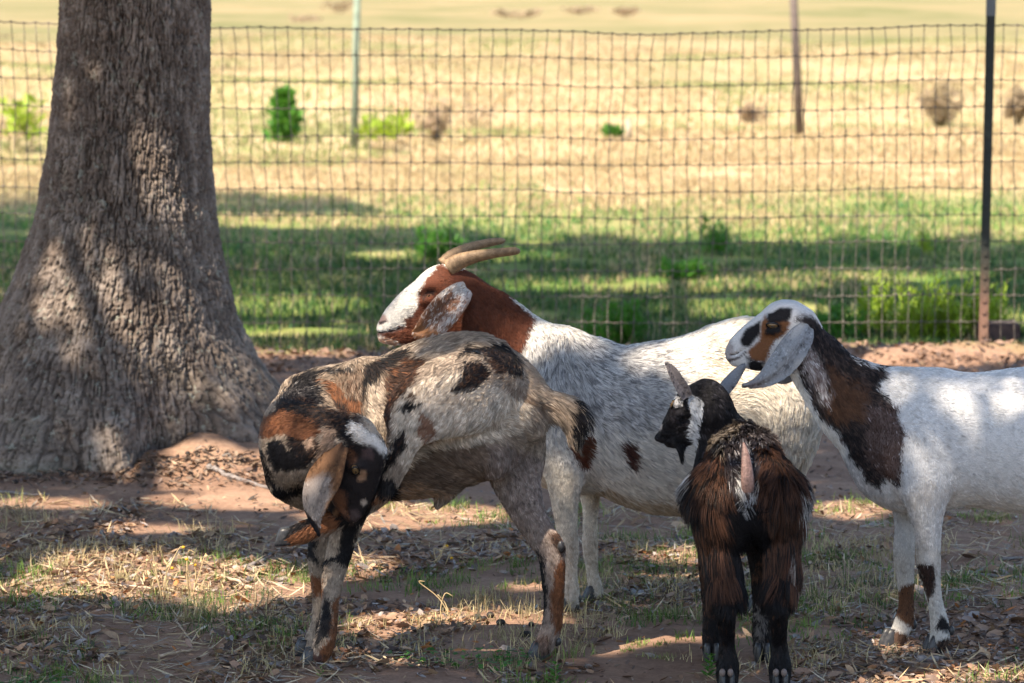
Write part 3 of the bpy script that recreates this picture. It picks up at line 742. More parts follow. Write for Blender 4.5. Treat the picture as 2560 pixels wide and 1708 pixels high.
def make_fur(name, parent, sets, seed=3):
    """sets: list of (V, F(quads), N, flow, length, lift, coat, count, width); one strands object"""
    g = np.random.default_rng(seed)
    allp, allr, allc = [], [], []
    npt = 5
    tt = np.linspace(0, 1, npt)
    for V, F, Nm, flow, length, lift, coat, count, width in sets:
        T = np.vstack([F[:, [0, 1, 2]], F[:, [0, 2, 3]]])
        a, b, c = V[T[:, 0]], V[T[:, 1]], V[T[:, 2]]
        ar = np.linalg.norm(np.cross(b - a, c - a), axis=1)
        lt = length[T].mean(1)
        wgt = ar * np.where(lt < 0.0015, 0, 1) * np.clip(0.018 / np.maximum(lt, 0.006), .6, 2.2)
        i = g.choice(len(T), count, p=wgt / wgt.sum())
        u, v = g.random(count), g.random(count); fl = u + v > 1; u[fl], v[fl] = 1 - u[fl], 1 - v[fl]
        B = np.stack([1 - u - v, u, v], 1)[:, :, None]
        P = (V[T[i]] * B).sum(1); Nn = (Nm[T[i]] * B).sum(1); Nn /= np.linalg.norm(Nn, axis=1)[:, None] + 1e-9
        f = (flow[T[i]] * B).sum(1); L = (length[T[i]] * B[:, :, 0]).sum(1); li = (lift[T[i]] * B[:, :, 0]).sum(1)
        # locks: a slowly varying swirl plus single-hair scatter
        sw = np.stack([fbm(P * 15, 2, 11 + k * 5) - .5 for k in range(3)], 1) * 1.6 + np.stack([vnoise(P * 70, 31 + k * 5) - .5 for k in range(3)], 1) * .6
        f = f + sw * .8 + g.normal(0, .07, (count, 3)) + np.array([0, 0, -.28])
        f = f - Nn * (f * Nn).sum(1)[:, None]; f /= np.linalg.norm(f, axis=1)[:, None] + 1e-9
        L = L * g.uniform(.6, 1.25, count) * (0.75 + .5 * vnoise(P * 40, 77))
        li = np.clip(li + g.normal(0, .06, count) + (fbm(P * 55, 2, 91) - .5) * .9 * li, .05, 1.6)
        d0 = f + Nn * (li * 1.5)[:, None]; d0 /= np.linalg.norm(d0, axis=1)[:, None]
        d1 = f + Nn * (li * .3)[:, None] + np.array([0, 0, -.25]); d1 /= np.linalg.norm(d1, axis=1)[:, None]
        t = tt[None, :, None]
        Q = (P - Nn * .001)[:, None, :] + L[:, None, None] * (d0[:, None, :] * (t - .5 * t * t) + d1[:, None, :] * (.5 * t * t))
        # hairs gather into tufts: neighbours lean towards a shared tip
        for cell, amt in ((.010, .45), (.024, .35)):
            key = np.floor((P + (np.stack([vnoise(P * 60, 61 + k) for k in range(3)], 1) - .5) * cell) / cell).astype(np.int64)
            _, inv = np.unique(key[:, 0] * 1000003 + key[:, 1] * 10007 + key[:, 2], return_inverse=True)
            cnt = np.bincount(inv).astype(float); tip = np.stack([np.bincount(inv, Q[:, -1, k]) / cnt for k in range(3)], 1)
            pull = (tip[inv] - Q[:, -1]) * (amt * np.clip(L / (cell * 1.2), 0, 1))[:, None]
            Q = Q + pull[:, None, :] * (t ** 1.6)
        allp.append(Q.reshape(-1, 3))
        allr.append((width * g.uniform(.6, 1.3, count)[:, None] * np.array([1.0, .95, .8, .55, .12])[None]).ravel())
        lock = np.clip(.5 + (.65 * vnoise(P * np.array([150, 150, 150]), 5) + .35 * vnoise(P * 60, 9) - .5) * 1.7, 0, 1)      # tone of each lock of hair
        C = coat(P, Nn, np.clip(.55 * g.random(count) + .45 * vnoise(P * 110, 15), 0, 1), np.clip(.35 * g.random(count) + .65 * (.5 + (vnoise(P * 170, 16) - .5) * 1.5), 0, 1)) * (g.uniform(.85, 1.12, count) * (1 + coat.amp * (-.42 + .72 * lock)))[:, None]
        allc.append(np.clip(C, 0.004, .95))
    P = np.vstack(allp).astype(np.float32); R = np.concatenate(allr).astype(np.float32); C = np.vstack(allc)
    off = np.array(parent.location, np.float32); P = P - off
    hc = bpy.data.hair_curves.new(name)
    n = len(C)
    hc.add_curves([npt] * n)
    hc.position_data.foreach_set('vector', P.ravel())
    ra = hc.attributes.get('radius') or hc.attributes.new('radius', 'FLOAT', 'POINT')
    ra.data.foreach_set('value', R)
    ca = hc.attributes.new('hair_col', 'FLOAT_COLOR', 'CURVE')
    c4 = np.ones((n, 4), np.float32); c4[:, :3] = C
    ca.data.foreach_set('color', c4.ravel())
    hc.materials.append(m_fur)
    o = bpy.data.objects.new(name, hc); COL.objects.link(o); o.parent = parent
    return o

def sheet(center, half, wdir, cup, nseg=22, nw=9, thick=0.004, ndir=(0, -1, 0), wave=0.0):
    """a leaf-shaped ear: centre line points, half widths, width direction per point, cupping towards ndir; returns V, quads, normals, flow"""
    A = catmull(np.hstack([np.asarray(center, float), np.asarray(half, float)[:, None]]), max(2, nseg // (len(center) - 1)))
    m = len(A); C, H = A[:, :3], np.maximum(A[:, 3], .0008); nd = np.asarray(ndir, float)
    T = np.gradient(C, axis=0); T /= np.linalg.norm(T, axis=1)[:, None]
    W = np.cross(T, nd); W /= np.linalg.norm(W, axis=1)[:, None]
    Nn = np.cross(T, W)
    Nn *= np.sign((Nn * nd).sum(1))[:, None] + (np.sign((Nn * nd).sum(1)) == 0)[:, None]
    s = np.linspace(-1, 1, nw)
    cup = np.broadcast_to(np.asarray(cup, float), (m,)) if np.ndim(cup) == 0 else np.interp(np.linspace(0, 1, m), np.linspace(0, 1, len(cup)), cup)
    G = C[:, None] + W[:, None] * (H[:, None] * s)[:, :, None] + Nn[:, None] * ((cup * H)[:, None] * (s * s) + wave * H[:, None] * np.sin(s * 5 + 1)[None])[:, :, None]
    th = thick * (1 - .75 * np.abs(s) ** 3)
    top = (G + Nn[:, None] * th[None, :, None]).reshape(-1, 3); bot = (G - Nn[:, None] * th[None, :, None]).reshape(-1, 3)
    V = np.vstack([top, bot]); o = m * nw; Q = []
    for i in range(m - 1):
        for j in range(nw - 1):
            a, b, c, d = i * nw + j, i * nw + j + 1, (i + 1) * nw + j + 1, (i + 1) * nw + j
            Q.append((a, b, c, d)); Q.append((o + d, o + c, o + b, o + a))
        for j in (0, nw - 1):
            a, d = i * nw + j, (i + 1) * nw + j
            Q.append((a, d, o + d, o + a) if j == 0 else (d, a, o + a, o + d))
    for i in (0, m - 1):
        for j in range(nw - 1):
            a, b = i * nw + j, i * nw + j + 1
            Q.append((b, a, o + a, o + b) if i == 0 else (a, b, o + b, o + a))
    F = np.array(Q)
    fn = np.cross(V[F[:, 2]] - V[F[:, 0]], V[F[:, 3]] - V[F[:, 1]])
    # wind the faces outward
    cen = V[F].mean(1); ref = np.vstack([Nn.repeat(nw, 0), -Nn.repeat(nw, 0)])[F[:, 0]]
    flip = (fn * ref).sum(1) < 0
    F[flip] = F[flip][:, ::-1]
    Nv = np.vstack([Nn.repeat(nw, 0), -Nn.repeat(nw, 0)])
    Fl = np.vstack([T.repeat(nw, 0)] * 2)
    return V, F, Nv, Fl

def hoof(name, parent, foot, heading, size=1.0, mat=None, tilt=None, yaw=0):
    """cloven hoof: two wedge claws; foot = centre on the ground, heading = unit vector the toe points to"""
    hd = np.asarray(heading, float); hd /= np.linalg.norm(hd)
    up = np.array([0, 0, 1.0]) if tilt is None else np.asarray(tilt, float)
    up = up - hd * up.dot(hd); up /= np.linalg.norm(up)
    sd = np.cross(hd, up)
    mb = MB()
    L, H, Wd = .062 * size, .042 * size, .021 * size
    for s in (-1, 1):
        # rings from the sole up: (front, back, half width, height)
        rings = [(.52, -.48, .92, 0), (.50, -.48, 1.0, .18), (.40, -.47, 1.0, .55), (.26, -.44, .9, 1.0), (.16, -.36, .7, 1.25)]
        V = []
        for fr, bk, wd, hh in rings:
            for k in range(10):
                th = 2 * math.pi * k / 10
                cx = (fr + bk) / 2 + (fr - bk) / 2 * math.cos(th); cy = math.sin(th) * .5 * wd
                toe = max(0, (cx - .1)) * .5
                lat = s * (.54 - toe * .25) + cy * (1 - toe * 1.2)
                V.append(np.asarray(foot) + hd * cx * L + sd * lat * Wd * 1.0 + up * hh * H)
        F = []
        for i in range(4):
            for k in range(10): F.append((i * 10 + k, i * 10 + (k + 1) % 10, i * 10 + 10 + (k + 1) % 10, i * 10 + 10 + k))
        F.append(tuple(reversed(range(10)))); F.append(tuple(range(40, 50)))
        mb.add(V, F)
    o = mb.build(name, mat or m_hoof, parent)
    bm = bmesh.new(); bm.from_mesh(o.data); bmesh.ops.recalc_face_normals(bm, faces=bm.faces); bm.to_mesh(o.data); bm.free()
    return o

def eye_part(parent, P, out, along, r=0.011, iris=(.32, .19, .07), squint=0.6):
    """eyeball with a bar pupil; out = outward normal, along = direction of the eye slit"""
    out = np.asarray(out, float); out /= np.linalg.norm(out)
    al = np.asarray(along, float); al = al - out * al.dot(out); al /= np.linalg.norm(al); up = np.cross(out, al)
    Fm = np.stack([al, up, out], 1)
    mb = MB(); V, F = ball(P, r, (1.25, squint * 1.25, .8), frame=Fm); mb.add(V, F)
    e = mb.build('eye', m_eye, parent)
    mb = MB(); V, F = ball(np.asarray(P) + out * r * .62, r * .5, (.95, .38, .5), 10, 6, frame=Fm); mb.add(V, F)
    mb.build('pupil', m_eye_dark, e)
    # dark lid rim
    ring = []
    for k in range(17):
        th = 2 * math.pi * k / 16
        ring.append(np.asarray(P) + al * math.cos(th) * r * 1.3 + up * math.sin(th) * r * squint * 1.15 + out * r * (.38 - .1 * math.cos(th) ** 2))
    V, F = tube(ring, r * .2, 5, False); mb = MB(); mb.add(V, F); mb.build('eyelid', m_eye_dark, e)
    return e

class Goat:
    def __init__(self, name, label, d, base_px, h=0.0048):
        self.d = d; b = at(base_px[0], base_px[1], d); b[2] = 0
        self.root = empty(name, b.tolist()); tag(self.root, label, 'goat')
        self.B = Body(h); self.scale = d / FPX
    def M(self, x, y, dy=0.0): return at(x, y, self.d + dy)
    def chain(self, pts, w=(0, 1, 0), k=0.03, fur=0.02, n=4, flow=1, lift=None):
        """pts: (x, y, dy, r px[, sideways stretch])"""
        P = [self.M(p[0], p[1], p[2]) for p in pts]
        r = [p[3] * (self.d + p[2]) / FPX for p in pts]; kw = [p[4] if len(p) > 4 else 1.0 for p in pts]
        self.B.chain(P, r, kw, w, k, fur, n, flow, lift)
    def cut(self, pts, w=(0, 1, 0), kw=1.0, k=0.004):
        self.B.cut([self.M(p[0], p[1], p[2]) for p in pts], [p[3] * self.scale for p in pts], w, kw, k)
    def finish(self, coat, count, width, extra=(), seed=3):
        V, F = self.B.mesh(); self.V = V
        C = coat(V, self.B.Nrm)
        body = mesh_obj('body', V, F, m_coat, self.root, True, C)
        B = self.B
        sets = [(V, F, B.Nrm, B.flow, B.len, B.lift, coat, count, width)] + list(extra)
        make_fur('fur', self.root, sets, seed)
        return body
    def surf(self, x, y, side=-1):
        """surface point nearest the camera side at image direction (x, y)"""
        px, py = to_px(self.V); q = (px - x) ** 2 + (py - y) ** 2
        m = np.where(q < 36)[0]
        if len(m) == 0: m = np.argsort(q)[:5]
        i = m[np.argmin(self.V[m, 1] * -side)]
        return self.V[i], self.B.Nrm[i]
    def ear(self, pts, coat, cup=.3, thick=.0045, ndir=(0, -1, 0), fur=.006, count=3500, width=.0006, wave=0, lift=.25, sd=1.0):
        """pts: (x, y, dy, half width px, (wx, wy, wz))"""
        V, F, Nv, Fl = sheet([self.M(p[0], p[1], p[2]) for p in pts], [p[3] * self.scale for p in pts], None, cup, 22, 9, thick, ndir, wave)
        mesh_obj('ear', V, F, m_coat, self.root, True, coat(V, Nv))
        return (V, F, Nv, Fl, np.full(len(V), fur), np.full(len(V), lift), coat, count, width)
def reg(x0, y0, s):
    return lambda *pts: [(x0 + s * a, y0 + s * b) for a, b in pts]
R1 = reg(600, 780, .383); R2 = reg(640, 1100, .3878); R3 = reg(900, 560, .2553); R4 = reg(1250, 700, .383)
R5 = reg(1600, 880, .528); R6 = reg(1780, 720, .3319); R7 = reg(2000, 1150, .3558)
BLACK = (.012, .0105, .0115); DKBR = (.07, .036, .022); BROWN = (.165, .066, .03); TAN = (.29, .22, .165); CREAM = (.47, .375, .285)
WHITE = (.74, .70, .64); GREY = (.30, .27, .25); RED = (.115, .036, .018)

m_claw = material('dewclaw_horn', (.17, .125, .105), .5)
# ---------------------------------------------------------------- spotted goat scratching, head turned back
def goat_spotted():
    G = Goat('goat', 'tan goat with black and brown patches, one hind leg raised, head turned back to it', 9.59, (1080, 1660))
    # trunk
    G.chain([(820, 1070, 0, 120, .85), (875, 1085, 0, 160, .82), (960, 1076, 0, 174, .76), (1060, 1054, 0, 186, .72), (1150, 1024, 0, 184, .66),
             (1215, 1006, 0, 144, .74), (1265, 1020, 0, 100, .9), (1310, 1050, 0, 58, 1)], fur=.019)
    # rump to tail
    G.chain([(1235, 932, 0, 48, 1), (1290, 970, 0, 46, .9), (1345, 1000, 0, 33, .9), (1395, 1016, 0, 24, .9), (1430, 1026, 0, 21, .9), (1450, 1046, 0, 16, .9)], fur=.042, k=.03, lift=.45)
    G.chain([(1392, 1020, 0, 26, .9), (1425, 1046, 0, 26, .9), (1436, 1080, 0, 16, .9)], fur=.055, k=.03, lift=.35)
    # standing hind leg
    G.chain([(1252, 1022, .07, 98, .6), (1280, 1120, .07, 84, .62), (1292, 1205, .05, 60, .66), (1322, 1285, .03, 43, .68), (1356, 1345, .02, 37, .7),
             (1376, 1380, .01, 34, .72), (1382, 1425, .0, 31, .72), (1384, 1500, 0, 25, .78), (1380, 1560, 0, 25, .8), (1366, 1600, 0, 25, .95), (1352, 1628, 0, 23, 1.0)], fur=.011, k=.022)
    G.chain([(1382, 1352, .01, 20), (1398, 1370, .01, 14), (1403, 1380, .01, 10)], k=.012, fur=.004)
    # raised hind leg
    G.chain([(1236, 985, -.085, 92, .5), (1160, 982, -.15, 104, .48), (1070, 1015, -.195, 92, .48), (1018, 1075, -.215, 68, .52), (988, 1140, -.22, 44, .65), (968, 1205, -.215, 29, .8),
             (955, 1235, -.212, 25, .85), (905, 1275, -.2, 19, .9), (825, 1312, -.195, 21, .9), (778, 1324, -.2, 27, .9), (745, 1336, -.2, 25, .95), (716, 1346, -.2, 18, 1.0)], fur=.014, k=.008)
    G.cut([(1062, 1130, -.19, 34), (1150, 1150, -.17, 30), (1220, 1150, -.13, 22)], k=.03)
    G.cut([(948, 1080, -.2, 30), (940, 1150, -.21, 26)], k=.03)
    # crest of longer hair along the spine
    G.chain([(985, 902, 0, 12), (1060, 876, 0, 13), (1170, 856, 0, 13), (1240, 874, 0, 12)], k=.03, fur=.028, lift=1.3)
    G.chain([(1195, 905, -.05, 40), (1250, 925, -.07, 30)], k=.05, fur=.018)
    G.chain([(905, 960, -.07, 60, .6), (900, 1080, -.11, 75, .5), (895, 1160, -.1, 60, .6)], k=.05, fur=.016)
    # skin fold from thigh to flank
    G.chain([(1120, 1090, -.12, 36, .6), (1190, 1125, -.09, 34, .6), (1250, 1150, -.03, 40, .7)], k=.03, fur=.012)
    # front legs
    G.chain([(892, 1180, -.09, 74, .55), (880, 1270, -.085, 44, .7), (862, 1330, -.08, 35, .8), (844, 1395, -.075, 32, .9), (834, 1435, -.075, 29, .9),
             (827, 1490, -.08, 23, .95), (822, 1550, -.085, 22, 1), (812, 1602, -.09, 27, 1), (798, 1640, -.09, 25, 1.05)], fur=.009, k=.02)
    G.chain([(850, 1190, .09, 70, .55), (815, 1290, .07, 38, .7), (800, 1345, .06, 28, .85), (796, 1395, .055, 28, .9), (799, 1435, .055, 25, .9),
             (801, 1500, .055, 19, .95), (795, 1560, .055, 19, 1), (783, 1605, .055, 23, 1), (770, 1628, .055, 21, 1.05)], fur=.009, k=.02)
    # chest
    G.chain([(732, 1190, -.12, 66, 1), (775, 1205, -.06, 70, 1), (820, 1205, -.02, 72, 1.1), (880, 1200, 0, 64, 1.3)], fur=.014, k=.03)
    G.chain([(745, 982, -.05, 38, 1), (790, 972, -.02, 44, 1), (870, 972, 0, 50, 1)], fur=.022, k=.04, lift=.6)
    # neck bent round to the near side
    G.chain([(880, 1085, -.29, 50, 1.05), (815, 1088, -.285, 64, 1.2), (752, 1108, -.235, 76, 1.32), (728, 1105, -.15, 80, 1.42), (765, 1078, -.06, 88, 1.36), (850, 1062, 0, 98, 1.25)],
            w=(0, 0, 1), fur=.012, k=.03)
    # head
    G.chain([(893, 1284, -.28, 14, .95), (896, 1264, -.28, 24, .75), (905, 1227, -.285, 33, .7), (917, 1182, -.29, 37, .74), (921, 1132, -.29, 47, .8), (898, 1096, -.29, 48, .8)], fur=.007, k=.02, lift=.2)
    G.chain([(872, 1290, -.28, 15, .75), (864, 1264, -.28, 25, .65), (858, 1226, -.285, 38, .58), (868, 1176, -.29, 45, .62)], fur=.007, k=.018, lift=.2)
    G.chain([(880, 1296, -.28, 10, 1.1), (888, 1290, -.28, 11, 1.2)], fur=.003, k=.01)
    G.chain([(882, 1168, -.318, 12, 1), (900, 1165, -.322, 12, 1), (912, 1176, -.318, 9, 1)], fur=.004, k=.012)     # brow
    G.cut([(876, 1302, -.33, 2.6), (862, 1272, -.33, 2.6)], kw=20)
    G.cut([(895, 1288, -.298, 4.5), (889, 1293, -.302, 4.0)])
    # sheath and scrotum
    G.chain([(1120, 1222, -.01, 24), (1102, 1250, -.01, 15), (1092, 1264, -.01, 8)], fur=.012, k=.02)
    G.chain([(1238, 1110, -.06, 34), (1240, 1150, -.06, 33), (1236, 1172, -.06, 24)], fur=.014, k=.012)
    c = Coat(TAN, (.44, .35, .265), .35, 3); c.amp = 1.35
    hd = lambda P, n: P[:, 1] < 9.59 - .09
    c.patch(R1((1560, 860), (1760, 860), (2060, 1000), (2300, 1500), (2300, 2400), (1700, 2400), (1500, 1150)), (.22, .16, .13), (.33, .26, .215), .4, 14)
    c.patch(R1((900, 1000), (1250, 870), (1600, 850), (1600, 1100), (1300, 1230), (900, 1270)), (.15, .1, .07), (.23, .165, .12), .35, 14, test=lambda P, n: P[:, 1] > 9.59 - .172)  # brown belly, darkened in colour for the shade under the raised thigh
    c.patch(R1((990, 640), (1100, 480), (1400, 380), (1900, 560), (1880, 760), (1600, 850), (1250, 890), (1100, 1010), (980, 900)), (.46, .365, .275), (.64, .54, .43), .5, 14, 8)  # cream thigh, paled further to carry its bright highlight band
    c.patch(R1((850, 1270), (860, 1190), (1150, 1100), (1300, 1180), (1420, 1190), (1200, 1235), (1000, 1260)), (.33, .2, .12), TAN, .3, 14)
    c.patch(R1((250, 640), (330, 420), (760, 340), (1080, 250), (1180, 330), (1040, 520), (980, 640), (960, 900), (700, 800), (400, 620)), (.24, .175, .125), (.03, .022, .02), .34, 18)
    c.patch(R1((740, 640), (800, 620), (830, 800), (900, 860), (840, 900), (760, 760)), (.05, .032, .025), CREAM, .25, 8)
    c.patch(R1((620, 400), (840, 350), (830, 430), (780, 560), (700, 560), (640, 470)), (.2, .14, .1), DKBR, .4, 14)
    c.patch(R1((1700, 420), (1900, 560), (2100, 620), (1980, 640), (1800, 560)), (.17, .115, .08), TAN, .4, 12)
    c.patch(R1((330, 450), (430, 385), (740, 350), (750, 378), (600, 402), (480, 430), (540, 600), (430, 640), (250, 620), (270, 540)), BLACK, GREY, .12)
    c.patch(R1((500, 440), (640, 460), (700, 560), (800, 550), (790, 660), (720, 690), (650, 610), (560, 520)), BROWN, DKBR, .3)
    c.patch(R1((600, 560), (690, 590), (760, 760), (700, 760), (640, 660)), DKBR, BLACK, .4)
    c.patch(R1((810, 330), (1000, 265), (1100, 235), (1080, 310), (920, 385), (870, 470), (780, 560), (800, 430)), BLACK, DKBR, .15)
    c.patch(R1((950, 370), (1080, 300), (1220, 330), (1160, 440), (1040, 540), (992, 640), (978, 790), (930, 720), (925, 480)), (.045, .025, .018), BROWN, .25)
    c.patch(R1((840, 470), (930, 430), (930, 620), (950, 760), (900, 840), (840, 780), (820, 620)), CREAM, TAN, .4)
    c.patch(R1((1430, 285), (1470, 225), (1620, 225), (1630, 185), (1740, 225), (1830, 330), (1850, 450), (1720, 380), (1660, 340), (1600, 275), (1500, 275)), BLACK, DKBR, .2)
    c.patch(R1((1590, 270), (1670, 320), (1770, 400), (1690, 410), (1620, 350)), DKBR, BLACK, .3)
    c.patch(R1((1470, 315), (1575, 320), (1650, 400), (1610, 465), (1490, 510), (1375, 515), (1435, 440)), BLACK, DKBR, .35)
    c.patch(R1((1030, 640), (1110, 580), (1200, 590), (1110, 650)), BLACK)
    c.patch(R1((1080, 560), (1130, 530), (1160, 540), (1110, 570)), DKBR)
    c.patch(R1((1190, 650), (1280, 720), (1290, 800), (1210, 860), (1180, 760)), (.2, .1, .06), TAN, .2)
    c.patch(R1((975, 830), (1080, 770), (1085, 860), (1030, 960), (960, 1010), (940, 980)), BLACK, DKBR, .3)
    c.patch(R1((890, 1100), (1000, 1080), (1035, 1130), (1030, 1190), (930, 1225), (880, 1180)), BLACK, GREY, .1)
    c.patch(R1((2150, 545), (2320, 560), (2320, 700), (2240, 860), (2170, 860), (2140, 700)), BLACK, (.4, .33, .26), .25)
    c.patch(R1((880, 1170), (930, 1215), (700, 1380), (480, 1490), (250, 1560), (190, 1500), (430, 1340)), (.25, .1, .045), DKBR, .2)
    c.patch(R1((190, 1500), (300, 1400), (480, 1330), (560, 1300), (500, 1370), (350, 1440), (260, 1540)), BLACK)
    # hind leg
    c.patch(R2((1800, 700), (1845, 740), (1880, 950), (1855, 1160), (1820, 1180), (1835, 900)), BLACK)
    c.patch(R2((1950, 780), (2010, 770), (1995, 1000), (1985, 1240), (1930, 1250), (1890, 1050)), BROWN)
    c.patch(R2((1880, 600), (1950, 600), (2000, 700), (1970, 760), (1930, 700)), DKBR, BLACK, .3)
    c.patch(R2((1800, 1250), (1900, 1250), (1900, 1500), (1740, 1500)), (.2, .13, .1), DKBR, .4)
    # front legs
    c.patch(R2((570, 520), (670, 540), (640, 700), (595, 830), (500, 780), (425, 850), (420, 780), (520, 730)), BLACK)
    c.patch(R2((440, 990), (485, 1050), (485, 1250), (430, 1290), (375, 1350), (400, 1150)), BLACK)
    c.patch(R2((490, 1050), (550, 960), (530, 1280), (490, 1420), (400, 1470), (385, 1360), (480, 1270)), BROWN, DKBR, .2)
    c.patch(R2((330, 640), (400, 640), (390, 720), (425, 800), (325, 770)), BLACK)
    c.patch(R2((330, 860), (415, 880), (430, 1000), (370, 1010)), BROWN)
    c.patch(R2((270, 1380), (420, 1380), (460, 1520), (270, 1520)), (.1, .05, .04))
    # neck and head (near side, turned back)
    c.patch(R1((100, 760), (150, 690), (260, 620), (420, 590), (620, 640), (840, 770), (1000, 900), (960, 1000), (880, 1250), (820, 1380), (660, 1400), (560, 1250), (640, 1000), (700, 850), (560, 740), (300, 680)), BLACK, DKBR, .12, test=hd)
    c.patch(R1((100, 820), (150, 690), (280, 640), (470, 690), (540, 790), (420, 830), (300, 800), (180, 820)), BROWN, (.13, .05, .025), .35)
    c.patch(R1((240, 600), (420, 560), (620, 640), (700, 760), (560, 740), (480, 800), (560, 900), (440, 1000), (330, 960), (300, 800), (180, 700)), BLACK, DKBR, .3, test=hd)
    c.patch(R1((100, 820), (150, 690), (280, 640), (470, 690), (540, 790), (420, 830), (300, 800), (180, 820)), BROWN, (.13, .05, .025), .35)
    c.patch(R1((110, 900), (150, 880), (190, 1000), (230, 1130), (300, 1190), (260, 1230), (170, 1100)), BLACK, TAN, .2)
    c.patch(R1((170, 850), (250, 820), (330, 900), (420, 960), (450, 1010), (330, 1040), (220, 1030), (185, 940)), BLACK)
    c.patch(R1((190, 1080), (290, 1160), (390, 1120), (390, 1190), (290, 1240), (200, 1160)), BLACK)
    c.patch(R1((560, 740), (640, 760), (650, 900), (560, 960), (500, 950), (540, 850)), (.3, .2, .14), BLACK, .2)
    c.patch(R1((410, 830), (480, 820), (500, 880), (440, 900)), (.4, .27, .19))
    c.patch(R1((720, 710), (800, 740), (900, 830), (985, 890), (970, 945), (860, 880), (760, 850), (715, 780)), (.72, .66, .6), CREAM, .3, test=hd)
    c.patch(R1((620, 1160), (690, 1180), (710, 1350), (640, 1300), (600, 1220)), BROWN, BLACK, .2, test=hd)
    c.patch(R1((690, 900), (740, 880), (760, 960), (710, 1010)), (.12, .05, .025), BLACK, .3, 5, test=hd)
    c.patch(R1((800, 900), (870, 900), (860, 960), (800, 950)), (.10, .06, .055), BLACK, .4, 5, test=hd)  # forehead highlight, painted as a paler patch on the black face
    c.patch(R1((770, 1035), (825, 1035), (825, 1095), (770, 1110)), (.3, .17, .1), test=hd, soft=3, warp=3)
    c.patch(R1((700, 1300), (760, 1290), (790, 1340), (730, 1375)), (.07, .045, .04), test=hd, soft=4, warp=4)
    c.patch(R1((785, 1235), (815, 1225), (828, 1255), (800, 1275)), (.42, .33, .26), test=hd, soft=2, warp=3)
    ec = Coat((.2, .1, .048), (.12, .058, .03), .45, 8); ec.amp = 1.4
    ec.patch(R1((395, 1120), (480, 1090), (560, 1070), (600, 1090), (560, 1270), (520, 1380), (440, 1330), (390, 1260)), (.36, .285, .235), (.44, .36, .30), .3)
    ec.patch(R1((600, 780), (700, 800), (690, 900), (620, 870)), DKBR)
    ec.patch(R1((370, 1200), (395, 1150), (405, 1270), (500, 1380), (540, 1480), (480, 1460), (400, 1350)), BLACK, soft=3, warp=3)
    ec.patch(R1((560, 1300), (700, 1060), (720, 1080), (600, 1320)), BLACK, soft=3, warp=3)
    wd = (.88, 0, .35)
    ears = [G.ear([(868, 1088, -.32, 9), (854, 1108, -.338, 19), (838, 1142, -.352, 28), (813, 1192, -.358, 41), (792, 1240, -.358, 36), (786, 1284, -.352, 22), (791, 1316, -.347, 9), (798, 1338, -.345, 3)],
                  ec, -.3, .0035, fur=.008, count=9000, wave=.16, lift=.3)]
    # far ear, mostly hidden
    ears.append(G.ear([(885, 1085, -.25, 12, (.9, .3, .3)), (862, 1140, -.22, 34, (.9, .3, .3)), (850, 1200, -.215, 40, (.9, .2, .3)), (840, 1260, -.22, 24, (.9, .2, .3)), (838, 1290, -.22, 4, (.9, .2, .3))], ec, -.2, .004, (0, 1, 0), count=1500))
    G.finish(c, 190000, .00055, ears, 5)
    P, n = G.surf(888, 1182); eye_part(G.root, P - n * .003, n + np.array([.25, 0, 0]), (.35, 0, -1), .0115, squint=.7)
    for x, y, dy, hd_, sz in ((772, 1690, -.09, (-.9, -.35, 0), 1.0), (752, 1660, .055, (-.95, -.2, 0), .95), (1340, 1676, 0, (-.97, -.2, 0), 1.0)):
        p = G.M(x, y, dy); p[2] = -.004; p[:2] += np.array([.006, 0])
        hoof('hoof', G.root, p, hd_, sz * 1.02)
    p = G.M(712, 1362, -.2)
    hoof('hoof', G.root, p, (-.96, -.05, -.10), .8, tilt=(.25, 0, .95))
    # dewclaws and hock callus
    mb = MB(); V, F = ball(G.M(1402, 1366, -.012), .011, (.8, .7, 1.3)); mb.add(V, F); mb.build('callus', m_hoof, G.root)
    for x, y, dy in ((1396, 1604, -.005), (1392, 1606, .025), (832, 1612, -.08)):
        mb = MB(); V, F = ball(G.M(x, y, dy), .009, (.9, .8, 1.2), 8, 6); mb.add(V, F); mb.build('dewclaw', m_hoof, G.root)
    return G

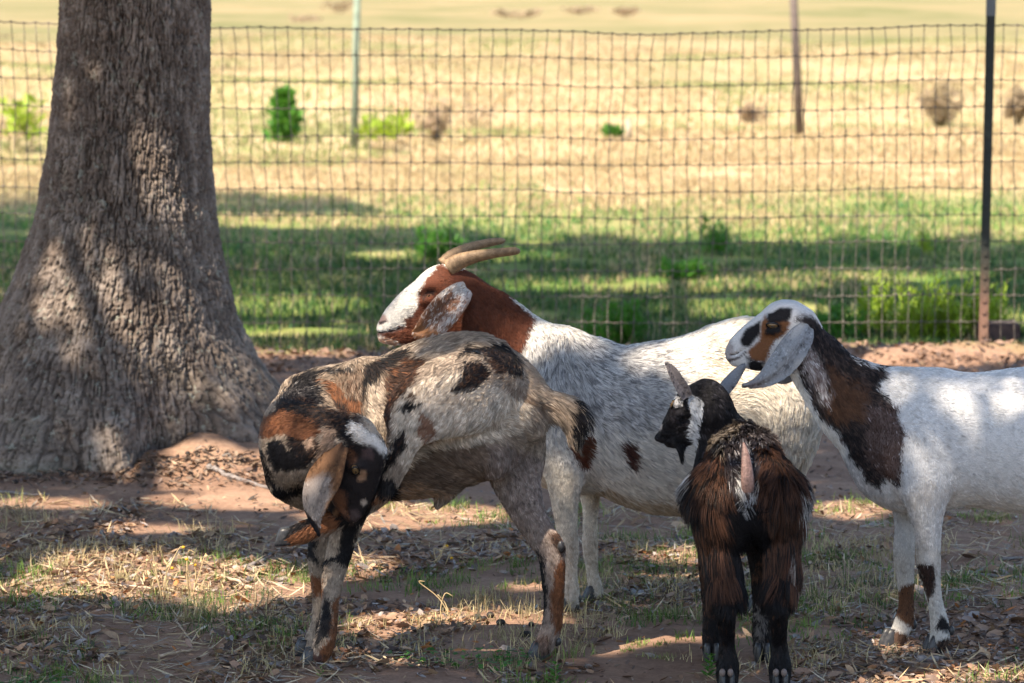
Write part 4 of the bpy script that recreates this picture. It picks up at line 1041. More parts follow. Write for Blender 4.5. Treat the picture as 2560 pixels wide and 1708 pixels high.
# ---------------------------------------------------------------- white boer-type goat with red head and horns
def goat_white():
    G = Goat('goat', 'big white goat with red-brown head and neck, white blaze and swept-back horns', 10.42, (1600, 1530), .0052)
    G.chain([(1385, 1000, 0, 138, .75), (1440, 1012, 0, 176, .75), (1530, 1048, 0, 184, .8), (1620, 1064, 0, 206, .84), (1710, 1066, 0, 222, .84), (1800, 1040, 0, 214, .8), (1870, 1000, 0, 190, .78), (1915, 1010, 0, 132, .9)], fur=.024, lift=.3)
    G.chain([(1800, 900, 0, 70, .9), (1880, 868, 0, 62, .9), (1945, 910, 0, 60, .9), (1985, 975, 0, 45, .8)], fur=.022, k=.05)
    G.chain([(1150, 762, 0, 72, .62), (1212, 808, 0, 90, .6), (1283, 868, 0, 97, .64), (1365, 945, 0, 112, .7)], fur=.014, k=.025)
    G.chain([(1310, 1010, 0, 70, 1), (1340, 1110, 0, 80, 1.1), (1420, 1150, 0, 78, 1.3)], fur=.025, k=.05)
    # tail
    G.chain([(1975, 940, 0, 24), (2004, 985, 0, 21), (2014, 1060, 0, 19), (2008, 1140, 0, 14), (2002, 1180, 0, 7)], fur=.022, k=.012)
    # legs
    G.chain([(1395, 1040, -.1, 92, .5), (1412, 1170, -.115, 55, .65), (1412, 1250, -.11, 35, .8), (1417, 1320, -.105, 26, .9), (1423, 1370, -.1, 25, .95), (1426, 1430, -.1, 17, 1), (1428, 1490, -.1, 22, 1), (1424, 1520, -.1, 21, 1)], fur=.010, k=.02)
    G.chain([(1430, 1080, .11, 80, .5), (1466, 1190, .11, 42, .65), (1476, 1255, .105, 22, .9), (1475, 1320, .1, 18, .95), (1475, 1362, .1, 20, 1), (1481, 1430, .1, 15, 1), (1489, 1475, .1, 19, 1), (1490, 1500, .1, 18, 1)], fur=.008, k=.02)
    for dy, dx in ((-.11, 0), (.12, 25)):
        G.chain([(1905 + dx, 1040, dy, 135, .5), (1890 + dx, 1160, dy, 100, .55), (1885 + dx, 1260, dy, 56, .7), (1925 + dx, 1360, dy, 29, .8), (1932 + dx, 1390, dy, 25, .85), (1922 + dx, 1460, dy, 20, 1), (1908 + dx, 1500, dy, 22, 1), (1900 + dx, 1515, dy, 20, 1)], fur=.022, k=.03)
    # head
    G.chain([(962, 811, 0, 17, 1.0), (986, 796, 0, 31, .78), (1026, 767, 0, 43, .68), (1068, 737, 0, 47, .72), (1108, 717, 0, 57, .72), (1148, 738, 0, 60, .7)], fur=.008, k=.022, lift=.25)
    G.chain([(960, 845, 0, 15, .8), (990, 839, 0, 25, .68), (1036, 822, 0, 38, .6), (1090, 800, 0, 50, .6), (1130, 800, 0, 52, .6)], fur=.009, k=.02)
    G.chain([(955, 826, 0, 14, 1.3), (968, 824, 0, 18, 1.2)], fur=.004, k=.012)
    G.chain([(1052, 722, -.032, 13), (1072, 712, -.036, 15), (1092, 716, -.034, 12)], fur=.005, k=.014)
    G.chain([(1058, 752, -.034, 10), (1078, 748, -.036, 11)], fur=.005, k=.012)
    G.cut([(935, 839, -.1, 2.4), (975, 834, -.1, 2.4), (1006, 824, -.1, 1.8)], kw=60)
    G.cut([(951, 806, -.021, 5), (960, 801, -.026, 4.2)])
    G.cut([(1745, 955, -.225, 36), (1790, 1010, -.225, 30)], k=.06)
    G.chain([(1800, 880, -.085, 36), (1850, 872, -.09, 28)], k=.05, fur=.024)
    G.chain([(1400, 880, -.06, 60, .6), (1385, 980, -.1, 70, .5), (1350, 1070, -.1, 60, .6)], k=.045, fur=.026)
    c = Coat((.70, .65, .58), (.36, .33, .31), .24, 21); c.amp = .8
    c.patch(R4((1500, 250), (1900, 300), (2100, 900), (2050, 1500), (1300, 1500), (1350, 1000), (1300, 600)), (.76, .67, .54), (.6, .5, .39), .3, 40, 30)  # creamier rear: its sunlit tone is put into the coat colour
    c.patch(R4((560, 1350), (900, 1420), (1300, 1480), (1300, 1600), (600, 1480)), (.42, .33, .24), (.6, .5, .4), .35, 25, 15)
    c.patch(R4((300, 1150), (560, 1250), (620, 1800), (250, 1900), (180, 1400)), (.70, .63, .53), (.5, .44, .37), .3, 20)
    c.patch(R4((130, 330), (600, 370), (1100, 440), (1150, 800), (950, 1000), (500, 950), (250, 700)), (.60, .565, .53), (.24, .225, .22), .42, 40, 30)
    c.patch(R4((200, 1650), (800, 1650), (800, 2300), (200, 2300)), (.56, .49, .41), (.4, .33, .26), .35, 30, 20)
    c.patch(R4((440, 1090), (600, 950), (625, 1080), (575, 1220), (520, 1220)), RED, DKBR, .35)
    c.patch(R4((785, 1050), (872, 1065), (898, 1180), (880, 1240), (825, 1225), (798, 1130)), (.075, .03, .022), BLACK, .3)
    c.patch(R3((770, 385), (850, 430), (960, 460), (1050, 405), (1330, 570), (1510, 770), (1710, 920), (1640, 1080), (1560, 1330), (1400, 1300), (500, 1240), (430, 1210), (330, 1150), (180, 1088), (270, 1050), (420, 1000), (430, 930), (500, 900), (560, 790), (575, 660), (640, 540), (730, 450)), RED, (.10, .035, .02), .35, 5, 5)
    c.patch(R3((100, 1090), (190, 1090), (330, 1140), (430, 1180), (400, 1240), (150, 1240)), (.4, .22, .14), (.6, .5, .42), .3, 4)
    c.patch(R3((150, 950), (180, 880), (250, 900), (265, 950), (200, 990)), (.32, .22, .19), soft=3, warp=3)
    c.patch(R3((180, 960), (260, 940), (265, 965), (190, 990)), (.05, .035, .035), soft=2, warp=2)
    c.patch(R3((140, 1070), (420, 1020), (425, 1036), (300, 1075), (150, 1092)), (.06, .03, .025), soft=2, warp=2)
    c.patch(R3((605, 700), (640, 655), (730, 650), (730, 700), (660, 690), (620, 760), (600, 740)), (.035, .016, .012), soft=2.5, warp=3)
    c.patch(R3((850, 560), (930, 480), (1000, 460), (1100, 440), (1050, 500), (950, 560)), (.11, .035, .02), soft=4)
    ec = Coat((.22, .10, .055), (.55, .48, .43), .42, 28)
    ec.patch(R3((720, 640), (850, 560), (1000, 560), (1120, 600), (1090, 720), (1000, 700), (880, 640), (760, 720)), (.62, .56, .5), (.3, .2, .15), .3, 10)
    ec.patch(R3((1000, 700), (1100, 640), (1050, 740), (930, 900), (830, 1050), (800, 1040), (880, 880)), (.6, .54, .5), (.25, .13, .08), .35, 6)
    ec.patch(R3((500, 1030), (600, 940), (640, 1000), (800, 1060), (700, 1110), (560, 1080)), (.3, .14, .065), soft=8)
    wd = (.62, -.05, -.62)
    ears = [G.ear([(1166, 722, -.062, 20, (.75, 0, .2)), (1148, 738, -.085, 32, (.85, -.1, -.1)), (1120, 766, -.1, 39, wd), (1094, 796, -.1, 38, wd), (1070, 818, -.095, 31, wd), (1048, 829, -.09, 17, wd), (1036, 829, -.088, 4, wd)],
                  ec, .25, .005, fur=.011, count=9000, wave=-.1, lift=.35)]
    ears.append(G.ear([(1160, 722, .062, 20, (.75, 0, .2)), (1142, 750, .09, 34, (.8, .1, -.2)), (1110, 790, .1, 42, wd), (1070, 820, .1, 26, wd), (1050, 826, .09, 4, wd)], ec, .2, .005, (0, 1, 0), fur=.01, count=2000))
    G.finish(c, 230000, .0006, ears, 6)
    # horns
    for line, s in (([(1122, 670, -.022, 25), (1146, 655, -.026, 23), (1178, 644, -.034, 19), (1212, 637, -.045, 15.5), (1246, 632, -.056, 13), (1276, 629, -.064, 12), (1293, 627, -.068, 10), (1299, 624, -.069, 4)], 0),
                    ([(1108, 662, .02, 21), (1130, 641, .026, 19), (1160, 625, .036, 16), (1192, 614, .05, 13.5), (1222, 607, .062, 12), (1248, 603, .07, 10), (1258, 602, .073, 7), (1263, 602, .074, 3)], 1)):
        A = catmull(np.array([list(G.M(x, y, dy)) + [r * G.scale] for x, y, dy, r in line]), 7)
        m = len(A); V = []; F = []; n = 14; Cc = []
        T = np.gradient(A[:, :3], axis=0); T /= np.linalg.norm(T, axis=1)[:, None]
        for i in range(m):
            a = np.array([0, 1., 0]); a -= T[i] * a.dot(T[i]); a /= np.linalg.norm(a); b = np.cross(T[i], a)
            rr = A[i, 3] * (1 + .035 * math.sin(i * 2.1) * (1 - i / m))
            for k in range(n):
                th = 2 * math.pi * k / n
                e = 1 + .12 * math.cos(2 * th + .4)
                V.append(A[i, :3] + rr * e * (.78 * math.cos(th) * a + math.sin(th) * b))
                f = .5 + .5 * math.sin(i * 1.3 + .5 * math.sin(th * 2))
                Cc.append(np.array((.36, .235, .13)) * (.82 + .22 * f + .25 * math.sin(th * 3 + .6)) * (1 - .35 * i / m))
        for i in range(m - 1):
            for k in range(n): F.append((i * n + k, i * n + (k + 1) % n, (i + 1) * n + (k + 1) % n, (i + 1) * n + k))
        F.append(tuple(reversed(range(n)))); F.append(tuple(range((m - 1) * n, m * n)))
        mesh_obj('horn', V, F, m_horn, G.root, True, np.array(Cc))
    P, n = G.surf(1068, 736); eye_part(G.root, P - n * .007, n, (.6, 0, .25), .0105, squint=.28)
    for x, y, dy, sz in ((1420, 1545, -.1, 1.05), (1480, 1515, .1, 1.0), (1890, 1545, -.11, 1.0), (1915, 1512, .12, 1.0)):
        p = G.M(x, y, dy); p[2] = -.004; hoof('hoof', G.root, p, (-.97, -.15, 0), sz)
    for x, y, dy in ((1446, 1497, -.105), (1446, 1499, -.08), (1500, 1480, .1)):
        mb = MB(); V, F = ball(G.M(x, y, dy), .010, (.9, .8, 1.3), 8, 6); mb.add(V, F); mb.build('dewclaw', m_hoof, G.root)
    return G

# ---------------------------------------------------------------- lop-eared white goat at the right edge
def goat_lop():
    G = Goat('goat', 'white goat with dark brown and black neck and long pale drooping ears', 9.74, (2480, 1640))
    G.chain([(2262, 1090, 0, 132, .78), (2340, 1094, 0, 165, .8), (2450, 1100, 0, 170, .86), (2570, 1100, 0, 184, .9), (2690, 1090, 0, 182, .86), (2790, 1062, 0, 155, .8), (2850, 1050, 0, 110, .85)], fur=.013, lift=.22)
    G.chain([(1990, 838, 0, 50, .66), (2034, 895, 0, 72, .6), (2086, 962, 0, 84, .6), (2145, 1022, 0, 102, .64), (2225, 1075, 0, 125, .72)], fur=.016, k=.035, lift=.3)
    G.chain([(2178, 1130, 0, 44, 1.1), (2196, 1190, 0, 52, 1.3), (2250, 1225, 0, 52, 1.5), (2340, 1225, 0, 40, 1.8)], fur=.012, k=.05)
    # withers
    G.chain([(2170, 985, 0, 62, .8), (2230, 985, 0, 58, .9), (2330, 990, 0, 56, 1)], fur=.016, k=.05)
    # legs
    G.chain([(2290, 1110, -.1, 95, .45), (2312, 1220, -.115, 62, .6), (2318, 1310, -.1, 37, .85), (2321, 1370, -.085, 31, .9), (2321, 1408, -.08, 30, .95), (2330, 1465, -.07, 22, 1), (2340, 1515, -.065, 19, 1), (2349, 1560, -.06, 23, 1), (2350, 1585, -.06, 24, 1), (2346, 1605, -.06, 24, 1)], fur=.009, k=.025)
    G.chain([(2280, 1130, .1, 80, .45), (2270, 1230, .1, 48, .6), (2263, 1310, .085, 27, .85), (2260, 1385, .06, 27, .95), (2263, 1440, .055, 22, 1), (2266, 1505, .05, 19, 1), (2262, 1550, .045, 24, 1), (2248, 1582, .04, 23, 1), (2240, 1600, .04, 22, 1)], fur=.008, k=.025)
    for dy, dx in ((-.1, 0), (.1, 30)):
        G.chain([(2810 + dx, 1090, dy, 130, .5), (2795 + dx, 1220, dy, 80, .6), (2800 + dx, 1300, dy, 46, .75), (2842 + dx, 1410, dy, 29, .8), (2840 + dx, 1460, dy, 24, .9), (2828 + dx, 1540, dy, 20, 1), (2815 + dx, 1600, dy, 22, 1)], fur=.009, k=.03)
    G.chain([(2890, 985, 0, 30), (2945, 970, 0, 20), (2985, 985, 0, 10)], fur=.02, k=.02)
    # head
    G.chain([(1830, 871, 0, 15, 1.0), (1852, 857, 0, 27, .8), (1886, 833, 0, 32, .74), (1925, 808, 0, 36, .76), (1961, 795, 0, 47, .78), (2002, 812, 0, 43, .74)], fur=.006, k=.02, lift=.2)
    G.chain([(1836, 903, 0, 14, .8), (1865, 898, 0, 24, .7), (1910, 885, 0, 44, .58), (1962, 866, 0, 52, .56)], fur=.007, k=.02, lift=.2)
    G.chain([(1822, 888, 0, 11, 1.4), (1836, 884, 0, 18, 1.1)], fur=.003, k=.012)
    G.chain([(1916, 806, -.028, 12), (1936, 800, -.032, 13), (1954, 806, -.03, 11)], fur=.004, k=.012)
    G.chain([(1918, 830, -.030, 8), (1944, 829, -.031, 9)], fur=.004, k=.012)
    G.chain([(1985, 776, 0, 16), (2010, 790, 0, 14)], fur=.008, k=.02)
    G.cut([(1812, 901, -.1, 2.2), (1845, 893, -.1, 2.2), (1868, 880, -.1, 1.6)], kw=60)
    G.cut([(1819, 872, -.016, 5), (1829, 866, -.023, 4.2)])
    c = Coat((.64, .62, .60), (.46, .44, .43), .18, 41); c.amp = .75
    c.patch(R6((620, 240), (700, 200), (790, 240), (900, 330), (1100, 540), (1210, 590), (1320, 590), (1300, 680), (1240, 740), (1390, 900), (1440, 1100), (1425, 1300), (1410, 1490), (1310, 1420), (1255, 1510), (1170, 1450), (1075, 1330), (1000, 1200), (935, 1080), (850, 1010), (760, 900), (725, 800), (670, 690), (590, 640), (560, 600), (640, 480), (740, 330)), BLACK, (.09, .06, .05), .3, 8)
    c.patch(R6((860, 560), (1000, 690), (1170, 760), (1185, 850), (1150, 1000), (950, 1010), (850, 900)), (.115, .055, .03), DKBR, .4, 16, 14)
    c.patch(R6((1160, 880), (1390, 900), (1440, 1100), (1410, 1450), (1250, 1400), (1150, 1250)), (.085, .05, .04), (.33, .27, .26), .16, 14)
    c.patch(R6((650, 470), (740, 430), (820, 560), (890, 800), (880, 880), (810, 850), (720, 660)), (.16, .11, .1), (.62, .58, .56), .42, 14, 14)
    c.patch(R6((610, 580), (660, 640), (740, 900), (850, 1030), (990, 1200), (1010, 1300), (860, 1120), (720, 900), (560, 660)), WHITE, soft=6)
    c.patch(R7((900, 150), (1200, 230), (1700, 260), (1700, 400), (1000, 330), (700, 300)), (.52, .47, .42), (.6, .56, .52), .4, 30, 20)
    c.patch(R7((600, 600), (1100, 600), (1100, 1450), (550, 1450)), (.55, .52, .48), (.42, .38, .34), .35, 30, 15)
    # face
    c.patch(R6((215, 390), (260, 300), (365, 245), (355, 350), (290, 445), (235, 440)), BLACK, soft=3, warp=4)
    c.patch(R6((365, 270), (400, 205), (430, 250), (560, 235), (590, 260), (545, 350), (470, 400), (440, 450), (400, 565), (290, 545), (270, 480), (350, 400)), (.2, .085, .035), (.14, .06, .03), .3, 3, 4)
    c.patch(R6((405, 230), (420, 190), (520, 150), (615, 155), (600, 215), (565, 255), (480, 270), (420, 265)), BLACK, soft=3, warp=4)
    c.patch(R6((395, 345), (400, 280), (520, 280), (525, 330), (460, 355)), BLACK, soft=3, warp=3)
    c.patch(R6((260, 520), (395, 560), (390, 630), (290, 625)), BLACK, soft=4)
    c.patch(R6((100, 470), (110, 430), (160, 440), (150, 480)), (.10, .08, .085), soft=3, warp=3)
    c.patch(R6((60, 440), (130, 400), (160, 440), (150, 560), (100, 600), (60, 560)), (.36, .32, .31), soft=7, warp=4)
    c.patch(R6((100, 545), (200, 520), (255, 475), (262, 487), (205, 535), (110, 562)), (.05, .035, .035), soft=2, warp=2)
    # legs
    c.patch(R7((805, 730), (935, 735), (955, 800), (940, 930), (905, 985), (860, 850)), (.05, .028, .022), BLACK, .4, 4, 5)
    c.patch(R7((990, 1090), (1090, 1180), (1030, 1205), (955, 1180)), BLACK, soft=4, warp=5)
    c.patch(R7((890, 1310), (1000, 1250), (1090, 1240), (1080, 1420), (850, 1430)), (.09, .055, .04), BLACK, .5, 4)
    c.patch(R7((690, 900), (805, 860), (810, 1000), (815, 1180), (720, 1140), (675, 1090), (685, 950)), (.13, .06, .03), BLACK, .25, 4, 5)
    c.patch(R7((600, 1290), (670, 1195), (760, 1230), (760, 1380), (590, 1380)), (.14, .085, .06), DKBR, .4, 4)
    ec = Coat((.33, .34, .355), (.17, .17, .175), .42, 48); ec.amp = 1.4
    ec.patch(R6((225, 740), (300, 690), (420, 690), (400, 760), (240, 770)), (.2, .17, .17), soft=12)
    wd = (.86, -.1, .42)
    ears = [G.ear([(2018, 814, -.044, 18), (2006, 838, -.064, 31), (1978, 880, -.08, 36), (1948, 918, -.084, 32), (1916, 945, -.082, 22), (1886, 959, -.076, 11), (1858, 964, -.07, 4)],
                  ec, -.16, .0035, fur=.007, count=9000, wave=.16, lift=.3)]
    ears.append(G.ear([(2005, 815, .048, 22, (.8, .1, .5)), (1995, 850, .07, 38, (.85, .1, .45)), (1980, 900, .08, 42, wd), (1956, 935, .08, 30, wd), (1935, 952, .075, 8, wd)], ec, -.16, .0045, (0, 1, 0), fur=.004, count=1500))
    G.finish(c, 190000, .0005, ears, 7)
    P, n = G.surf(1932, 818); eye_part(G.root, P - n * .003, n, (.9, 0, -.12), .012, squint=.62)
    for x, y, dy, sz, hd_ in ((2334, 1652, -.06, 1.08, (-.9, -.4, 0)), (2226, 1640, .04, 1.05, (-.93, -.35, 0)), (2800, 1655, -.1, 1.05, (-1, 0, 0)), (2832, 1625, .1, 1.05, (-1, 0, 0))):
        p = G.M(x, y, dy); p[2] = -.004; hoof('hoof', G.root, p, hd_, sz)
    for x, y, dy in ((2378, 1577, -.06), (2284, 1562, .045)):
        mb = MB(); V, F = ball(G.M(x, y, dy), .010, (.9, .8, 1.3), 8, 6); mb.add(V, F); mb.build('dewclaw', m_hoof, G.root)
    return G

# ---------------------------------------------------------------- small shaggy goat seen from behind
def goat_shaggy():
    G = Goat('goat', 'small shaggy black and brown goat seen from behind, tail up, bearded head turned left', 9.19, (1880, 1730))
    X = (1, 0, 0)
    G.chain([(1846, 1215, .52, 96, 1.0), (1850, 1228, .42, 118, 1.0), (1856, 1236, .26, 126, .94), (1864, 1236, .12, 120, .94), (1866, 1241, .06, 98, 1.02)], w=X, fur=.06, lift=.22)
    for sx, top in ((-1, 1795), (1, 1937)):
        lx = 1816 if sx < 0 else 1947
        G.chain([(top, 1235, .06, 76, .9), (top + (6 if sx < 0 else 8), 1330, .05, 55, .85), (lx - 8 * (sx < 0) + 6 * (sx > 0), 1410, .03, 43, .9), (lx, 1480, .0, 29, 1)], w=X, fur=.085, k=.04, lift=.18)
        G.chain([(lx, 1470, .0, 29, 1), (lx, 1525, -.025, 25, .9), (lx + 2, 1600, .01, 19, .9), (lx + 3, 1660, .015, 25, 1), (lx + 3, 1700, .005, 24, 1)], w=X, fur=.024, k=.03, lift=.2)
    for x in (1782, 1908):
        G.chain([(x + (20 if x < 1850 else -6), 1300, .42, 60, .8), (x, 1400, .43, 38, .9), (x, 1500, .43, 25, 1), (x - 2, 1560, .43, 23, 1), (x - 2, 1625, .43, 22, 1)], w=X, fur=.016, k=.03)
    # neck
    G.chain([(1778, 1020, .43, 52, 1), (1792, 1062, .45, 57, 1), (1816, 1115, .46, 74, 1), (1842, 1185, .45, 94, 1)], w=X, fur=.022, k=.04)
    # tail, held up
    G.chain([(1868, 1232, .035, 26, .9), (1868, 1190, .01, 19, .9), (1865, 1150, .012, 15, .9), (1860, 1112, .03, 8, .9)], w=X, fur=.016, k=.02, flow=1, lift=.5)
    # rump hair crest over the tail root
    G.chain([(1858, 1130, .24, 56, 1.1), (1862, 1136, .16, 52, 1.1), (1866, 1150, .11, 42, 1.2)], w=X, fur=.045, k=.05, lift=.9)
    # head, facing left and a little away
    o = G.M(1764, 997, .44); u = np.array([-.80, .40, -.42]); u /= np.linalg.norm(u)
    l = np.array([.45, .9, 0]); l -= u * l.dot(u); l /= np.linalg.norm(l); v = np.cross(l, u); v = v if v[2] > 0 else -v
    H = lambda a, b, c=0: o + u * a + v * b + l * c
    def hch(pts, **kw):
        G.B.chain([H(p[0], p[1], p[2]) for p in pts], [p[3] for p in pts], [p[4] for p in pts], w=l, **kw)
    hch([(.150, -.044, 0, .013, 1.1), (.132, -.036, 0, .022, .9), (.095, -.018, 0, .031, .8), (.05, .002, 0, .041, .85), (.0, .0, 0, .05, .95)], fur=.009, k=.018, lift=.25)
    hch([(.136, -.066, 0, .012, .9), (.105, -.065, 0, .022, .75), (.06, -.052, 0, .035, .75), (.015, -.035, 0, .042, .8)], fur=.009, k=.018, lift=.25)
    hch([(.148, -.055, 0, .010, 1.4), (.138, -.056, 0, .014, 1.2)], fur=.004, k=.01)
    hch([(.065, .012, -.030, .010, 1), (.045, .018, -.034, .011, 1)], fur=.005, k=.012)
    # beard
    G.chain([(1694, 1106, .455, 13), (1698, 1122, .45, 8), (1700, 1138, .45, 4)], w=X, fur=.045, k=.012, lift=.04)
    # nose, lips
    G.B.cut([H(.165, -.062, -.05), H(.125, -.052, -.05)], [.0022, .0022], w=l, kw=40)
    G.B.cut([H(.160, -.036, -.014), H(.152, -.032, -.02)], [.005, .004], w=l)
    hch([(.162, -.040, -.008, .009, 1), (.158, -.040, .008, .009, 1)], fur=.003, k=.01)
    hch([(.075, -.01, -.034, .008, 1), (.05, -.012, -.038, .009, 1)], fur=.004, k=.012)
    c = Coat((.08, .037, .022), (.014, .011, .010), .45, 61); c.amp = 1.2
    c.patch(R5((180, 500), (330, 480), (300, 620), (290, 800), (330, 1000), (240, 900), (180, 700)), BLACK, DKBR, .3, 10)
    c.patch(R5((390, 700), (440, 640), (560, 640), (610, 740), (620, 860), (560, 960), (530, 1100), (470, 1100), (420, 950), (390, 820)), BLACK, soft=6)
    c.patch(R5((330, 1120), (500, 1090), (540, 1060), (720, 1130), (740, 1700), (250, 1700), (280, 1300)), BLACK, DKBR, .12, 22, 16)
    c.patch(R5((540, 1180), (605, 1180), (605, 1460), (545, 1460)), (.16, .14, .13), BLACK, .5, test=lambda P, n: P[:, 1] > 9.45)
    c.patch(R5((320, 330), (400, 290), (480, 320), (500, 440), (400, 500), (330, 440)), (.30, .24, .18), BLACK, .4, 12)
    c.patch(R5((480, 300), (570, 340), (620, 440), (530, 440), (490, 420)), (.05, .04, .04), (.3, .26, .24), .25, 10)
    c.patch(R5((235, 540), (300, 500), (315, 520), (255, 610), (230, 610)), (.5, .47, .45), (.06, .05, .045), .45, 6)
    c.patch(R5((720, 560), (750, 590), (800, 690), (810, 830), (780, 760), (740, 650)), (.55, .52, .48), BLACK, .45, 5)
    c.patch(R5((700, 900), (725, 910), (750, 1080), (790, 1180), (745, 1100), (705, 960)), (.5, .42, .36), (.12, .05, .03), .55, 5)
    c.patch(R5((400, 430), (480, 400), (560, 420), (590, 540), (560, 640), (440, 640), (400, 540)), (.045, .035, .035), (.4, .37, .36), .2, 6)
    c.patch(R5((445, 570), (475, 520), (478, 690), (450, 680)), (.5, .48, .46), BLACK, .4, 4, 5)
    c.patch(R5((530, 520), (560, 580), (552, 680), (525, 690)), (.5, .48, .46), BLACK, .4, 4, 5)
    hdt = lambda P, n: P[:, 1] > 9.19 + .3
    c.patch(R5((60, 100), (460, 60), (480, 330), (350, 400), (300, 620), (60, 620)), BLACK, (.05, .045, .05), .2, 6, test=hdt)
    c.patch(R5((215, 200), (285, 215), (295, 260), (270, 380), (265, 500), (232, 480), (215, 400), (232, 300)), (.52, .52, .53), BLACK, .22, 4, 6, test=hdt)
    c.patch(R5((85, 345), (100, 340), (102, 375), (88, 380)), (.4, .36, .34), soft=2, warp=2, test=hdt)
    c.patch(R5((140, 290), (175, 280), (180, 340), (150, 345)), (.035, .03, .034), soft=5, warp=4, test=hdt)
    c.patch(R5((120, 240), (160, 210), (200, 235), (190, 260), (140, 265)), (.5, .48, .47), BLACK, .3, 3, 4, test=hdt)
    ec = Coat((.32, .27, .25), (.06, .055, .06), .35, 66)
    ec2 = Coat((.30, .31, .33), (.04, .04, .05), .4, 67)
    ears = [G.ear([(1718, 992, .405, 14, (.8, .3, -.5)), (1706, 970, .395, 17, (.8, .3, -.5)), (1688, 940, .385, 14, (.75, .3, -.5)), (1674, 918, .38, 9, (.75, .3, -.4)), (1668, 910, .378, 3, (.8, .3, -.4))], ec, .55, .004, (0, -1, 0), fur=.008, count=2500),
            G.ear([(1800, 990, .49, 14, (.55, .3, .7)), (1816, 968, .5, 18, (.55, .2, .75)), (1838, 940, .51, 15, (.6, .2, .75)), (1854, 920, .515, 9, (.6, .2, .7)), (1861, 912, .518, 3, (.6, .2, .7))], ec2, -.35, .004, (0, -1, 0), fur=.006, count=2500)]
    G.finish(c, 210000, .00065, ears, 8)
    # bare underside of the raised tail
    A = np.array([list(G.M(x, y, dy)) + [r * G.scale] for x, y, dy, r in ((1870, 1256, -.012, 7), (1870, 1234, -.036, 14), (1869, 1204, -.04, 17), (1867, 1166, -.034, 14), (1863, 1130, -.022, 9), (1859, 1106, -.012, 2))])
    A = catmull(A, 5); V = []; F = []; n = 10
    for i, q in enumerate(A):
        for k in range(n):
            th = 2 * math.pi * k / n
            V.append(q[:3] + np.array([math.cos(th) * q[3], math.sin(th) * q[3] * .55, 0]))
    for i in range(len(A) - 1):
        for k in range(n): F.append((i * n + k, i * n + (k + 1) % n, (i + 1) * n + (k + 1) % n, (i + 1) * n + k))
    F.append(tuple(reversed(range(n)))); F.append(tuple(range((len(A) - 1) * n, len(A) * n)))
    mesh_obj('tail', V, F, m_skin, G.root)
    P, n_ = G.surf(1676, 1010); eye_part(G.root, P - n_ * .003, n_, u, .011, squint=.6)
    for x, y, dy in ((1817, 1728, .0), (1950, 1728, .0), (1778, 1660, .42), (1905, 1660, .42)):
        p = G.M(x, y, dy); p[2] = -.004; hoof('hoof', G.root, p, (-.05, 1, 0), .92)
    for lx in (1816, 1950):
        for s in (-1, 1):
            mb = MB(); V, F = ball(G.M(lx + s * 10, 1682, -.03), .0085, (.9, .9, 1.2), 8, 6); mb.add(V, F); mb.build('dewclaw', m_claw, G.root)
    return G
goat_spotted(); goat_white(); goat_lop(); goat_shaggy()
# ---------------------------------------------------------------- grass, fallen leaves, straw
def blades(name, X, Y, h, w, col, g, lean=.5, seg=2, mat=None, label=None, cat=None):
    """grass blades as tapered bent strips"""
    n = len(X); Z = gz(X, Y) - .003
    a = g.uniform(0, 6.28, n); dr = np.stack([np.cos(a), np.sin(a)], 1); ln = np.abs(g.normal(0, lean, n)) * h
    b = a + 1.57 + g.normal(0, .6, n); sd = np.stack([np.cos(b), np.sin(b), 0 * b], 1) * (w * .5)[:, None]
    B = np.stack([X, Y, Z], 1)
    Mi = B + np.stack([dr[:, 0] * ln * .3, dr[:, 1] * ln * .3, h * .58], 1)
    T = B + np.stack([dr[:, 0] * ln, dr[:, 1] * ln, h * np.sqrt(np.clip(1 - (ln / np.maximum(h, 1e-6)) ** 2 * .5, .15, 1))], 1)
    V = np.stack([B - sd, B + sd, Mi + sd * .75, Mi - sd * .75, T], 1).reshape(-1, 3)
    k = np.arange(n)[:, None] * 5
    Q = np.concatenate([k + np.array([[0, 1, 2]]), k + np.array([[0, 2, 3]]), k + np.array([[3, 2, 4]])], 0)
    C = np.repeat(col, 5, 0)
    o = mesh_obj(name, V, Q, mat or m_grass, None, False, C); tag(o, label, cat, None, 'stuff')
    return o
m_grass = material('grass', rough=.6, spec=.25)
q = N(m_grass); q.base(q.attr('Col'))
t = q.new('BsdfTranslucent'); q.link(q.attr('Col'), t.inputs[0]); mx = q.new('MixShader'); mx.inputs[0].default_value = .25
q.link(q.b.outputs[0], mx.inputs[1]); q.link(t.outputs[0], mx.inputs[2]); q.link(mx.outputs[0], q.t.nodes['Material Output'].inputs[0])
m_litter = material('leaf_litter', rough=.5, spec=.4)
q = N(m_litter); q.base(q.mix(.5, q.attr('Col'), q.ramp(q.noise(q.pos(), 180, 3), [(0.3, (.55, .5, .48)), (0.7, (1, 1, 1))]), 'MULTIPLY'))

def pick(g, n, cols, ps): 
    c = np.array(cols)[g.choice(len(cols), n, p=np.array(ps) / sum(ps))]
    return c * g.uniform(.65, 1.3, n)[:, None]
g = np.random.default_rng(51)
